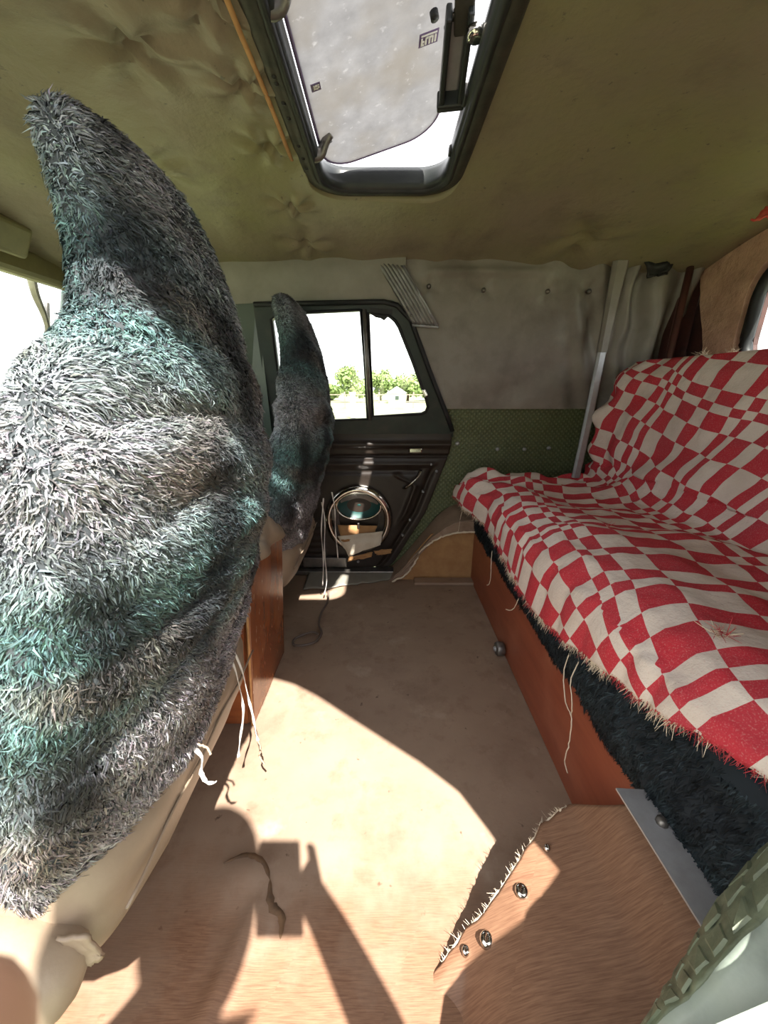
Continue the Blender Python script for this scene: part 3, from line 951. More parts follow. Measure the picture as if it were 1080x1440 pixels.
# stickers on the pane: a small square mark and a row of block letters
st = link('sticker', bpy.data.meshes.new('sticker'), sr)
def stick_box(bm, x, y, w, h, z0, z1, rz=0.0):
    q = [tilt(x + a * w / 2, y + b * h / 2, z) for z in (z0, z1) for a, b in ((-1, -1), (1, -1), (1, 1), (-1, 1))]
    vs = [bm.verts.new(p) for p in q]
    for f in ((0, 1, 2, 3), (7, 6, 5, 4), (0, 4, 5, 1), (1, 5, 6, 2), (2, 6, 7, 3), (3, 7, 4, 0)):
        bm.faces.new([vs[i] for i in f])
def stick(name, rects, mat, z0, z1, parent):
    bm = bmesh.new()
    for r in rects: stick_box(bm, *r, z0, z1)
    return bm_obj(name, bm, mat, parent)
COL.objects.unlink(st); bpy.data.objects.remove(st)
s1 = stick('sticker', [(0.020, 0.890, 0.018, 0.017)], M['sticker'], -0.0012, 0.0, sr)
LX, LY = 0.004, 0.102
s2 = stick('sticker', [(0.225 + LX, 0.775 + LY, 0.034, 0.026)], M['sticker'], -0.0012, 0.0, sr)
stick('printed_mark', [(0.017, 0.889, 0.003, 0.009), (0.021, 0.892, 0.006, 0.003), (0.021, 0.886, 0.004, 0.003), (0.025, 0.888, 0.003, 0.007)], M['stickerwhite'], -0.0024, -0.0012, s1)
stick('printed_letters', [(x + LX, y + LY, w_, h_) for x, y, w_, h_ in [(0.2125, 0.777, 0.003, 0.014), (0.2155, 0.783, 0.003, 0.003), (0.2155, 0.777, 0.003, 0.003),
      (0.220, 0.777, 0.003, 0.014), (0.2225, 0.771, 0.003, 0.003), (0.2265, 0.777, 0.003, 0.014), (0.2295, 0.771, 0.003, 0.003), (0.232, 0.777, 0.003, 0.014),
      (0.237, 0.777, 0.003, 0.014), (0.225, 0.7655, 0.028, 0.0018)]], M['stickerwhite'], -0.0024, -0.0012, s2)

# ================================================================== WALL FITTINGS
# ribbed aluminium strip hanging from the roof edge beside the door
al = thing('trim_strip', (0.08, 1.49, 1.1), 'slanted ribbed aluminium trim strip hanging beside the door window', 'trim strip')
a0, a1, b1, b0 = Vector((-0.024, 1.487, 1.214)), Vector((0.066, 1.485, 1.203)), Vector((0.189, 1.505, 1.020)), Vector((0.106, 1.508, 1.026))
V = []
nr = 25
for j in range(14):
    t = j / 13
    for i in range(nr):
        u = i / (nr - 1)
        p = a0.lerp(b0, t).lerp(a1.lerp(b1, t), u)
        V.append((p.x, p.y - 0.0035 * abs(math.sin(u * math.pi * 6)) - 0.012 * math.sin(math.pi * t), p.z))
M['alu2'] = pmat('weathered_aluminium', (0.24, 0.24, 0.24), (0.17, 0.165, 0.16), 25, 0.4, 0.5, bscale=90, bstr=0.15)
so = obj('ribbed_plate', V, grid_faces(nr, 14), M['alu2'], al)
md = so.modifiers.new('thickness', 'SOLIDIFY'); md.thickness = 0.004
tube('rolled_edge', [a1 + Vector((0, -.004, 0)), a1.lerp(b1, .5) + Vector((0, -0.014, 0)), b1 + Vector((0.002, -.004, 0))], 0.005, M['alu'], al, 8)
tube('rolled_edge', [b0 + Vector((-.004, -.003, -.002)), b1 + Vector((0.008, -.003, -.003))], 0.005, M['alu'], al, 8)
for t in (0.55, 0.72, 0.85):
    p = a0.lerp(b0, t).lerp(a1.lerp(b1, t), 0.12)
    tube('screw', [(p.x, p.y - 0.006, p.z), (p.x, p.y - 0.018, p.z)], 0.004, M['steel'], al, 8)

# steel bar from roof edge to bench, its upper half wrapped in vinyl
br = thing('support_bar', (0.76, 1.47, 0.45), 'bare steel bar leaning between roof edge and bench, upper half vinyl-wrapped', 'bar')
bar_pts = [Vector((0.800, 1.475, 1.215)), Vector((0.795, 1.475, 1.12)), Vector((0.785, 1.47, 0.93)), Vector((0.772, 1.462, 0.70)), Vector((0.752, 1.447, 0.475))]
BP = smooth_path(bar_pts, 6)
def strap(name, P, w0, w1, th, mat, parent):
    V, F = [], []
    for i, p in enumerate(P):
        w_ = lerp(w0, w1, i / (len(P) - 1))
        for dx, dy in ((-1, -0.2), (-0.6, -1), (0.6, -1), (1, -0.2), (0.8, 1), (-0.8, 1)):
            V.append((p.x + dx * w_, p.y + dy * th, p.z))
    F = grid_faces(6, len(P), True)
    F += [tuple(range(6)), tuple(range((len(P) - 1) * 6, len(P) * 6))]
    return obj(name, V, F, mat, parent, False)
strap('steel_bar', BP, 0.015, 0.016, 0.010, M['alu'], br)
strap('vinyl_wrap', BP[:13], 0.028, 0.017, 0.014, M['wallvinyl'], br)

# dark clip and scrap where headliner meets the rear corner
sheet('cloth_scrap', [(0.865, 1.475, 1.225), (0.985, 1.47, 1.235), (0.965, 1.465, 1.175), (0.90, 1.47, 1.165)], M['rubber'], 0.004, 'dark scrap tucked under the headliner edge above the corner folds', 'cloth scrap', crump=0.012)
sheet('cloth_scrap', [(0.985, 1.17, 1.248), (1.01, 1.14, 1.252), (1.00, 1.135, 1.215), (0.955, 1.17, 1.218)], M['redrag'], 0.004, 'bright red rag scrap at the roof edge above the rear window', 'rag', crump=0.012)

# sun visor and wipers at the far front
vs = thing('sun_visor', (-1.0, 1.1, 1.18), 'olive padded sun visor folded against the windscreen header', 'sun visor')
box('visor_pad', (-0.985, 0.93, 1.188), (0.03, 0.58, 0.085), M['visor'], vs, rot=Matrix.Rotation(0.5, 3, 'Y'), bev=0.013, seg=3)
tube('visor_rod', [(-0.98, 1.20, 1.215), (-0.985, 1.255, 1.225), (-1.0, 1.29, 1.20)], 0.005, M['steel'], vs, 8)
wp = thing('wiper', (-1.25, 1.42, 0.9), 'curved windscreen wiper seen through the front glass behind the near seat', 'wiper')
wx = lambda z: -1.27 + (z - 0.70) * 0.45 - 0.055
strap('blade', smooth_path([Vector((wx(1.15), 1.375, 1.165)), Vector((wx(1.1), 1.40, 1.10)), Vector((wx(1.03), 1.455, 1.02)), Vector((wx(.9), 1.50, 0.90))], 5), 0.018, 0.006, 0.004, M['steel'], wp)
tube('arm', [(wx(1.09) - 0.02, 1.47, 1.09), (wx(1.03) - 0.02, 1.485, 1.03), (wx(.72) - 0.02, 1.50, 0.72)], 0.007, M['steel'], wp, 8)

# ================================================================== WHEEL-ARCH COVERS
# far one: lino bent over the arch, its front torn open with raw board showing
wa = thing('wheel_arch_cover', (0.2, 1.5, 0), 'ragged lino sheet bent over the wheel arch between door and bench end', 'lino cover')
V = []
nu, nv = 40, 24
for j in range(nv):
    t = j / (nv - 1)
    for i in range(nu):
        u = i / (nu - 1)
        x = lerp(0.03, 0.387, u)
        hgt = 0.335 * sstep(-0.15, 0.78, (x - 0.03) / 0.39) - 0.02
        y = lerp(1.60, 1.475 - 0.02 * u, t)
        z = hgt * (1 - 0.10 * t) + 0.004 * nz(x * 8, t * 3)
        V.append((x, y, max(0.004, z)))
o = obj('lino_sheet', V, grid_faces(nu, nv), M['lino'], wa)
md = o.modifiers.new('thickness', 'SOLIDIFY'); md.thickness = 0.005
# front face of the arch: lino left of the tear, board inside
arcL = [(0.035, 0.0), (0.10, 0.04), (0.135, 0.10), (0.165, 0.155), (0.205, 0.20), (0.26, 0.228), (0.33, 0.240), (0.387, 0.243)]
top = [(0.387, 0.297), (0.33, 0.29), (0.26, 0.262), (0.20, 0.215), (0.13, 0.125), (0.08, 0.06), (0.02, 0.0)]
plate('lino_front', arcL + top, [], lambda a, b, d: (a, 1.482 - 0.02 * (a > 0.2) + d + 0.003 * nz(a * 30, b * 30), b), 0.006, M['lino'], wa)
plate('raw_board', [(0.05, 0.0), (0.387, 0.0), (0.387, 0.25), (0.30, 0.245), (0.20, 0.215), (0.12, 0.11)], [], lambda a, b, d: (a, 1.497 + d, b), 0.006, M['card'], wa)
frP = [Vector((x, 1.476 - 0.02 * (x > .2), z)) for x, z in arcL]
frP = smooth_path(frP, 8)
tube('torn_edge', [p + Vector((0.005 * nz(i * 1.7, 2), -0.003 * abs(nz(i * 1.3, 5)), 0.006 * nz(i * 1.9, 9))) for i, p in enumerate(frP)], [0.004 + 0.003 * abs(nz(i * 2.3, 4)) for i in range(len(frP))], M['thread'], wa, 6)
box('floor_strip', (0.258, 1.462, 0.009), (0.254, 0.05, 0.014), M['lino'], wa, bev=0.003)

# near one: sheet of parquet-print lino screwed over the arch, ragged left edge
wb = thing('wheel_arch_cover', (0.25, 0.3, 0), 'parquet-print lino sheet over the wheel arch beside the aluminium strip', 'lino cover')
nu, nv = 50, 50
EDX = [0.060, 0.118, 0.148, 0.195, 0.262, 0.31, 0.345, 0.397, 0.47]
EDY = [0.300, 0.338, 0.346, 0.376, 0.430, 0.445, 0.405, 0.378, 0.372]
EDZ = [-0.006, 0.035, 0.065, 0.100, 0.125, 0.152, 0.205, 0.250, 0.255]
V = []
for j in range(nv):
    t = j / (nv - 1)
    for i in range(nu):
        x = lerp(0.060, 0.406, i / (nu - 1))
        ye = interp(x, EDX, EDY) + 0.006 * nz(x, 1, 2, 60) * (x < 0.31)
        ze = interp(x, EDX, EDZ)
        y = lerp(0.160, ye, t)
        # sheet eases down towards its left edge nearer the sill
        zz = ze - 0.012 * (1 - t) * math.sin(x * 20) - (1 - sstep(0.085, 0.17, x)) * (1 - sstep(0.5, 0.95, t)) * 0.05
        xx = x - (1 - t) * 0.03 * (1 - sstep(0.085, 0.3, x))
        V.append((xx, y, zz + 0.003 * nz(x, y, 3, 14)))
o = obj('lino_sheet', V, grid_faces(nu, nv), M['lino_wood'], wb)
md = o.modifiers.new('thickness', 'SOLIDIFY'); md.thickness = 0.004
# frayed backing along the torn edge
fr = []
for k in range(60):
    x = lerp(0.086, 0.305, k / 59)
    fr.append(Vector((x, interp(x, EDX, EDY) + 0.004 * nz(k * 0.9, 1), interp(x, EDX, EDZ) - 0.003 + 0.003 * nz(k * 1.1, 6))))
tube('torn_edge', fr, [0.002 + 0.0025 * abs(nz(k * 1.7, 3)) for k in range(60)], M['thread'], wb, 6)
def tuft_strands(name, bases, dirf, length, r, mat, parent, n=4):
    """short curved strands as one mesh"""
    V, F = [], []
    for b in bases:
        d = dirf(b)
        L = length * (0.5 + random.random())
        side = Vector((random.uniform(-1, 1), random.uniform(-1, 1), random.uniform(-1, 1)))
        s = d.cross(side).normalized()
        p = Vector(b)
        i0 = len(V)
        for k in range(n):
            t = k / (n - 1)
            q = p + d * L * t + side * L * 0.35 * t * t
            w_ = r * (1 - 0.7 * t)
            V += [q - s * w_, q + s * w_]
        for k in range(n - 1):
            a = i0 + 2 * k
            F.append((a, a + 1, a + 3, a + 2))
    o = obj(name, V, F, mat, parent)
    o['kind'] = 'stuff'
    return o
tuft_strands('frayed_fibres', [fr[random.randrange(60)] + Vector((random.uniform(-.004, .004), 0, 0)) for _ in range(160)],
             lambda b: Vector((random.uniform(-1, .2), random.uniform(0, 1), random.uniform(-.2, .8))).normalized(), 0.007, 0.0005, M['thread'], wb)
for x, y in ((0.203, 0.352), (0.146, 0.318), (0.118, 0.318), (0.255, 0.395)):
    z = interp(x, EDX, EDZ)
    r = 0.010 if x != 0.255 else 0.005
    if x == 0.118: r = 0.006
    sc = [(r, z - 0.002), (r, z + 0.004), (r * 0.7, z + 0.008), (r * 0.3, z + 0.006)]
    tube('screw', [(x, y, q[1]) for q in sc], [q[0] for q in sc], M['chrome'], wb, 12)
# aluminium threshold strip lying on it
ts = thing('threshold_strip', (0.37, 0.3, 0.25), 'flat aluminium strip with a bolt along the bench end', 'metal strip')
V = []
for (x, y, z) in ((0.335, 0.392, 0.258), (0.398, 0.385, 0.262), (0.398, 0.150, 0.262), (0.345, 0.150, 0.258)):
    V += [(x, y, z), (x, y, z + 0.003)]
bm = bmesh.new()
vv = [bm.verts.new(p) for p in V]
for f in ((0, 2, 4, 6), (1, 3, 5, 7), (0, 2, 3, 1), (2, 4, 5, 3), (4, 6, 7, 5), (6, 0, 1, 7)):
    bm.faces.new([vv[i] for i in f])
bm_obj('strip', bm, M['alu'], ts)
tube('bolt', [(0.368, 0.345, 0.262), (0.368, 0.345, 0.268), (0.368, 0.345, 0.270)], [0.008, 0.007, 0.003], M['steel'], ts, 10)

# ---- green embossed trim peeling round the edge of the near doorway
M['greentrim'] = pmat('pale_green_embossed_vinyl', (0.13, 0.16, 0.10), (0.20, 0.23, 0.15), 30, 0.5, c3=(0.07, 0.085, 0.055), s3=40, bscale=90, bstr=0.5)
tp = thing('peeling_trim', (0.25, 0.15, 0.4), 'peeling green vinyl door trim pressed with squares beside the threshold strip', 'trim')
LIP = smooth_path([(0.44, 0.275, 0.385), (0.399, 0.262, 0.351), (0.357, 0.250, 0.272), (0.303, 0.215, 0.248), (0.272, 0.190, 0.246), (0.240, 0.165, 0.235)], 8)
OUT = smooth_path([(0.365, 0.205, 0.425), (0.318, 0.190, 0.398), (0.276, 0.175, 0.376), (0.250, 0.166, 0.350), (0.227, 0.160, 0.325), (0.195, 0.150, 0.285)], 8)
def trim_pt(u, t, lift=0.0):
    """u: 0 at the lip resting on the arch cover, 1 at the jamb; t: along the edge"""
    k = t * (len(LIP) - 1)
    i0 = min(int(k), len(LIP) - 2)
    a, b = LIP[i0].lerp(LIP[i0 + 1], k - i0), OUT[i0].lerp(OUT[i0 + 1], k - i0)
    p = a.lerp(b, u)
    n = Vector((-0.62, 0.30, 0.72))
    h = 0.012 * math.sin(math.pi * u) + 0.004 * nz(u * 3, t * 7, 2) + 0.003 * nz(u * 6, t * 16, 5)
    return p + n * (h + lift)
V = []
nu, nv = 30, 70
for j in range(nv):
    for i in range(nu):
        V.append(trim_pt(i / (nu - 1), j / (nv - 1)))
o = obj('trim_sheet', V, grid_faces(nu, nv), M['greentrim'], tp)
md = o.modifiers.new('thickness', 'SOLIDIFY'); md.thickness = 0.004; md.offset = 0
# pressed squares standing slightly proud of the sheet
for j in range(9):
    for i in range(3):
        u = 0.20 + 0.30 * i
        t = 0.07 + 0.105 * j + 0.012 * i
        du, dt = 0.115, 0.040
        q = [trim_pt(u + a, t + b, 0.002) for a, b in ((-du, -dt), (du, -dt), (du, dt), (-du, dt))]
        c = sum(q, Vector()) / 4
        q2 = [p.lerp(c, 0.2) + Vector((-0.62, 0.30, 0.72)) * 0.003 for p in q]
        obj('pressed_square', q + q2, [(4, 5, 6, 7), (0, 1, 5, 4), (1, 2, 6, 5), (2, 3, 7, 6), (3, 0, 4, 7)], M['greentrim'], tp, False)
# jamb vinyl hanging below the trim's outer edge
V = []
for j in range(16):
    v = j / 15
    for i, p in enumerate(OUT):
        V.append((p.x + 0.035 * v + 0.004 * nz(i * .2, v * 4, 1), p.y - 0.095 * v, p.z + 0.004 - 0.015 * v + 0.006 * nz(i * .15, v * 3, 6)))
o = obj('jamb_vinyl', V, grid_faces(len(OUT), 16), M['jamb'], tp, True, 'flat pale green vinyl on the jamb')
md = o.modifiers.new('thickness', 'SOLIDIFY'); md.thickness = 0.006; md.offset = 0

# ================================================================== BENCH
bn = thing('bench_seat', (0.6, 0.85, 0), 'long bench with red-brown veneer front board and black fur cushion', 'bench')
BX = 0.384
box('front_board', (BX + 0.009, 0.93, 0.123), (0.018, 1.13, 0.245), M['panelwood'], bn, bev=0.002)
box('end_board', (0.60, 1.487, 0.128), (0.43, 0.018, 0.255), M['panelwood'], bn, bev=0.002)
# cushion (navy fur) and backrest body under the throw
def rounded_block(name, x0, x1, y0, y1, z0, z1, r, mat, parent, n=26, wob=0.006):
    bm = bmesh.new()
    bmesh.ops.create_cube(bm, size=1)
    bmesh.ops.scale(bm, vec=(x1 - x0, y1 - y0, z1 - z0), verts=bm.verts)
    bmesh.ops.bevel(bm, geom=bm.edges[:], offset=r, segments=5, affect='EDGES')
    bmesh.ops.translate(bm, vec=((x0 + x1) / 2, (y0 + y1) / 2, (z0 + z1) / 2), verts=bm.verts)
    return bm_obj(name, bm, mat, parent, True)
rounded_block('seat_cushion', 0.402, 0.98, 0.19, 1.475, 0.245, 0.448, 0.045, M['navybase'], bn)
bm = bmesh.new()
prof = [(0.90, 0.40), (0.91, 0.50), (0.945, 0.80), (0.965, 0.845), (1.00, 0.85), (1.06, 0.80), (1.06, 0.30), (0.86, 0.30)]
A = [bm.verts.new((x, 0.20, z)) for x, z in prof]
B = [bm.verts.new((x, 1.44, z)) for x, z in prof]
for i in range(len(prof)):
    j = (i + 1) % len(prof)
    bm.faces.new((A[i], A[j], B[j], B[i]))
bm.faces.new(A); bm.faces.new(B[::-1])
bm_obj('backrest', bm, M['navybase'], bn)
# castor at the foot of the board
cs = bn
tube('castor_wheel', [(0.352, 0.995, 0.027), (0.357, 0.995, 0.027), (0.374, 0.995, 0.027), (0.379, 0.995, 0.027)], [0.018, 0.022, 0.022, 0.018], M['steel'], bn, 18)
tube('castor_hub', [(0.346, 0.995, 0.027), (0.353, 0.995, 0.027)], [0.006, 0.009], M['alu'], bn, 12)

# ---- fur builder: tapered curved blades on a sampled surface
def fur(name, points, normals, flow, colf, length, width, lift, parent, mat, curl=0.5, kind='stuff', clump=0.0):
    n = len(points)
    P = np.asarray(points); Nn = np.asarray(normals)
    D = np.asarray(flow)
    D = D - (D * Nn).sum(1, keepdims=True) * Nn
    D /= np.linalg.norm(D, axis=1, keepdims=True) + 1e-9
    Sd = np.cross(Nn, D)
    ang = RNG.normal(0, curl, n)[:, None]
    T = D * np.cos(ang) + Sd * np.sin(ang)
    L = (length * RNG.uniform(0.6, 1.25, n))[:, None]
    lf = np.clip(RNG.normal(lift, 0.18, n), 0.05, 1.2)[:, None]
    d1 = T * np.cos(lf) + Nn * np.sin(lf)
    lf2 = lf * 0.15
    sw = RNG.normal(0, 0.35, n)[:, None]
    T2 = T * np.cos(sw) + np.cross(Nn, T) * np.sin(sw)
    d2 = T2 * np.cos(lf2) + Nn * np.sin(lf2)
    side = np.cross(Nn, T)
    tw = RNG.normal(0, 0.5, n)[:, None]
    side = side * np.cos(tw) + Nn * np.sin(tw)
    W = (width * RNG.uniform(0.6, 1.3, n))[:, None]
    r0 = P - Nn * 0.002
    m0 = r0 + d1 * L * 0.5
    tp_ = m0 + d2 * L * 0.5
    # strands gather into locks
    if clump > 0:
        cell = np.floor((P + 0.0025 * RNG.normal(0, 1, P.shape)) / clump).astype(np.int64)
        key = cell[:, 0] * 73856093 ^ cell[:, 1] * 19349663 ^ cell[:, 2] * 83492791
        _, inv = np.unique(key, return_inverse=True)
        cnt = np.bincount(inv)[:, None]
        mean = lambda A: np.stack([np.bincount(inv, A[:, q]) for q in range(3)], 1) / cnt
        jit = RNG.normal(0, clump * 0.45, (len(cnt), 3))
        tc = (mean(tp_) + jit)[inv]; mc = mean(m0)[inv]
        tp_ = tp_ * 0.28 + tc * 0.72
        m0 = m0 * 0.65 + (mc + 0.5 * jit[inv]) * 0.35
        tint = RNG.uniform(0.62, 1.4, len(cnt))[inv][:, None]
        colf = np.clip(np.asarray(colf) * tint, 0.003, 0.8)
    V = np.empty((n, 5, 3))
    V[:, 0] = r0 - side * W * 0.5; V[:, 1] = r0 + side * W * 0.5
    V[:, 2] = m0 - side * W * 0.5; V[:, 3] = m0 + side * W * 0.5
    V[:, 4] = tp_
    V = V.reshape(-1, 3)
    base = np.arange(n) * 5
    loops = np.stack([base + 1, base, base + 2, base + 3, base + 3, base + 2, base + 4], 1).reshape(-1)
    starts = np.stack([np.arange(n) * 7, np.arange(n) * 7 + 4], 1).reshape(-1)
    me = bpy.data.meshes.new(name)
    me.vertices.add(n * 5); me.vertices.foreach_set('co', V.reshape(-1))
    me.loops.add(n * 7); me.loops.foreach_set('vertex_index', loops.astype(np.int32))
    me.polygons.add(n * 2); me.polygons.foreach_set('loop_start', starts.astype(np.int32))
    me.update(calc_edges=True)
    C = np.repeat(np.asarray(colf), 5, axis=0)
    at = me.color_attributes.new('Col', 'FLOAT_COLOR', 'POINT')
    at.data.foreach_set('color', np.concatenate([C, np.ones((len(C), 1))], 1).reshape(-1).astype(np.float32))
    me.polygons.foreach_set('use_smooth', np.ones(n * 2, dtype=bool))
    nn = np.repeat(Nn * 0.9 + d1 * 0.25 + RNG.normal(0, 0.33, (n, 3)), 5, axis=0)
    nn /= np.linalg.norm(nn, axis=1, keepdims=True)
    me.normals_split_custom_set_from_vertices(nn.tolist())
    me.materials.append(mat)
    o = link(name, me, parent)
    o['kind'] = kind
    return o

def sample_mesh(verts, faces, n, keep=None):
    """area-weighted points + smooth normals on a quad mesh"""
    Vv = np.array([tuple(v) for v in verts])
    Q = np.array([f for f in faces if len(f) == 4])
    vn = np.zeros_like(Vv)
    fn = np.cross(Vv[Q[:, 2]] - Vv[Q[:, 0]], Vv[Q[:, 3]] - Vv[Q[:, 1]])
    for k in range(4):
        np.add.at(vn, Q[:, k], fn)
    vn /= np.linalg.norm(vn, axis=1, keepdims=True) + 1e-12
    ar = np.linalg.norm(fn, axis=1)
    idx = RNG.choice(len(Q), n, p=ar / ar.sum())
    u, v = RNG.random((2, n, 1))
    q = Q[idx]
    P = (Vv[q[:, 0]] * (1 - u) + Vv[q[:, 1]] * u) * (1 - v) + (Vv[q[:, 3]] * (1 - u) + Vv[q[:, 2]] * u) * v
    Nn = (vn[q[:, 0]] * (1 - u) + vn[q[:, 1]] * u) * (1 - v) + (vn[q[:, 3]] * (1 - u) + vn[q[:, 2]] * u) * v
    Nn /= np.linalg.norm(Nn, axis=1, keepdims=True) + 1e-12
    return P, Nn

def vnoise(P, s, off=0.0):
    return np.array([noise.noise(Vector((p[0] * s + off, p[1] * s, p[2] * s))) for p in P])

# navy fur hanging over the top of the board
nu, nv = 120, 16
V = []
for j in range(nv):
    t = j / (nv - 1)
    for i in range(nu):
        y = lerp(0.185, 1.485, i / (nu - 1))
        zb = 0.238 + 0.010 * nz(y, 4, 0, 9) + 0.035 * (1 - sstep(0.2, 0.38, y))
        z = lerp(zb - 0.006, 0.452, t)
        x = 0.383 - 0.010 * math.sin(math.pi * min(1, t * 2.2)) + 0.030 * sstep(0.35, 1.0, t) + 0.004 * nz(y * 14, z * 6)
        x += 0.012 * (1 - sstep(0.25, 0.55, y)) * t
        V.append((x, y, z))
Fb = [f[::-1] for f in grid_faces(nu, nv)]
vb = obj('fur_valance', V, Fb, M['navybase'], bn)
P_, N_ = sample_mesh(V, Fb, 45000)
if N_[:, 0].mean() > 0: N_ = -N_
c0 = np.array([0.016, 0.020, 0.025]); c1_ = np.array([0.034, 0.050, 0.060]); c2_ = np.array([0.007, 0.008, 0.011])
f1 = np.clip(vnoise(P_, 9) * 1.4 + 0.45, 0, 1)[:, None]; f2 = np.clip(vnoise(P_, 30, 5) * 1.4 + 0.4, 0, 1)[:, None]
C_ = (c0 * (1 - f1) + c1_ * f1) * (1 - 0.5 * f2) + c2_ * 0.5 * f2
C_ = C_ * RNG.uniform(0.6, 1.5, (len(P_), 1))
fur('fur_pile', P_, N_, np.tile([0.0, 0.12, -1.0], (len(P_), 1)), C_, 0.018, 0.0018, 0.35, bn, M['navyfur'], 0.45, clump=0.008)

# ================================================================== THROW
PRX = [1.03, 0.985, 0.935, 0.905, 0.885, 0.860, 0.835, 0.800, 0.760, 0.66, 0.56, 0.48, 0.422, 0.392, 0.378]
PRZ = [0.80, 0.888, 0.900, 0.85, 0.74, 0.60, 0.515, 0.482, 0.474, 0.472, 0.476, 0.478, 0.468, 0.440, 0.40]
HEM_Y = [0.20, 0.337, 0.40, 0.508, 0.627, 0.758, 0.903, 1.114, 1.40, 1.50]
HEM_Z = [0.430, 0.415, 0.392, 0.366, 0.326, 0.298, 0.292, 0.324, 0.352, 0.385]
nv, nu = 150, 230
prof_s = np.concatenate([[0], np.cumsum(np.hypot(np.diff(PRX), np.diff(PRZ)))])
def throw_point(s, y):
    """s: 0 at the top behind the back, 1 at the front hem"""
    hz = interp(y, HEM_Y, HEM_Z)
    tot = prof_s[-1] + (0.40 - hz)
    d = s * tot
    if d <= prof_s[-1]:
        x = float(np.interp(d, prof_s, PRX)); z = float(np.interp(d, prof_s, PRZ))
    else:
        x = PRX[-1] - 0.06 * (d - prof_s[-1]); z = PRZ[-1] - (d - prof_s[-1])
    front = sstep(0.55, 0.30, 0) if False else (1 - sstep(0.40, 0.60, x))
    back = sstep(0.80, 0.88, x)
    yy = y
    far = sstep(1.25, 1.50, y)
    near = 1 - sstep(0.22, 0.37, y)
    x -= front * far * 0.085
    z += front * far * 0.012
    # loose bunching over the far end of the backrest
    x -= back * far * (0.075 + 0.012 * math.sin(z * 46)) * (1 - sstep(0.80, 0.92, z) * 0.6)
    # near end slides back off the cushion edge
    x += front * near * 0.05
    # cushion hollow and general wrinkling
    z += -0.020 * math.exp(-((x - 0.62) / 0.13) ** 2 - ((y - 1.15) / 0.25) ** 2) + 0.012 * math.exp(-((x - 0.55) / 0.12) ** 2 - ((y - 0.72) / 0.25) ** 2)
    wr_ = 0.010 * nz(x, y, z, 6) + 0.007 * nz(x, y, z, 14) + 0.003 * nz(x, y, z, 30)
    wr_ += far * 0.015 * math.sin(y * 60 + x * 34 + 3 * nz(x, y, z, 5)) + 0.006 * far * math.sin(x * 70 + 20 * y)
    ridge = 0.012 * math.sin((x * 0.55 + y * 0.35 + z * 0.5) * 30 + 3.5 * nz(x, y, z, 4)) * (0.25 + 0.75 * math.exp(-((x - 0.80) / 0.12) ** 2))
    wr_ += ridge
    hang = 1 if (z < 0.44 and x < 0.42) else 0
    if hang:
        x -= 0.004 + 0.006 * abs(math.sin(y * 37 + 2 * nz(y, 3, 1, 5)))
    if back > 0.5:
        x -= wr_ * 1.2
    else:
        z += max(wr_, -0.012) * (1 - 0.8 * hang)
    return x, yy + 0.010 * nz(x, y, z, 5) * (1 - near), z, d
V, UV = [], []
ca, sa = math.cos(math.radians(13)), math.sin(math.radians(13))
for j in range(nv):
    s = j / (nv - 1)
    for i in range(nu):
        yb = lerp(0.25, 1.49, i / (nu - 1))
        # far hem is not straight
        if i == nu - 1: yb += 0.006 * nz(s * 40, 1)
        x, y, z, d = throw_point(s, yb)
        if j == nv - 1:
            z += 0.006 * nz(yb, 2, 1, 70)
        V.append((x, y, z))
        q = 0.040 * nz(x, y, z, 2.2) + 0.010 * nz(x, y, z, 7)
        r_ = 0.040 * nz(x, y, z + 7, 2.2) + 0.010 * nz(x, y, z + 3, 7)
        UV.append((d * ca + yb * sa + q, -d * sa + yb * ca + r_))
Ft = grid_faces(nu, nv)
th = obj('throw_blanket', V, Ft, M['check'])
uvl = th.data.uv_layers.new(name='cloth')
lv = np.empty(len(th.data.loops), dtype=np.int32)
th.data.loops.foreach_get('vertex_index', lv)
uvl.data.foreach_set('uv', np.array(UV, dtype=np.float32)[lv].reshape(-1))
md = th.modifiers.new('thickness', 'SOLIDIFY'); md.thickness = 0.003; md.offset = 0
tag(th, 'red and off-white check throw with frayed hem spread over the bench', 'throw blanket')
# frayed hem
hem = [Vector(V[(nv - 1) * nu + i]) for i in range(nu)]
def fray_mat():
    return M['thread']
M['redthread'] = pmat('red_thread', (0.52, 0.05, 0.06), (0.45, 0.06, 0.07), 40, 0.9, bstr=0)
bases, bases2 = [], []
for _ in range(2600):
    k = random.randrange(nu - 1)
    b = hem[k].lerp(hem[k + 1], random.random())
    (bases if nz(b.y, 1, 0, 14) + random.uniform(-.25, .25) > 0 else bases2).append(b + Vector((random.uniform(-.002, .002), 0, 0.003)))
dn = lambda b: Vector((random.uniform(-.5, .2), random.uniform(-.5, .5), -1)).normalized()
tuft_strands('fringe', bases, dn, 0.013, 0.00055, M['thread'], th)
tuft_strands('fringe', bases2, dn, 0.011, 0.00055, M['redthread'], th)
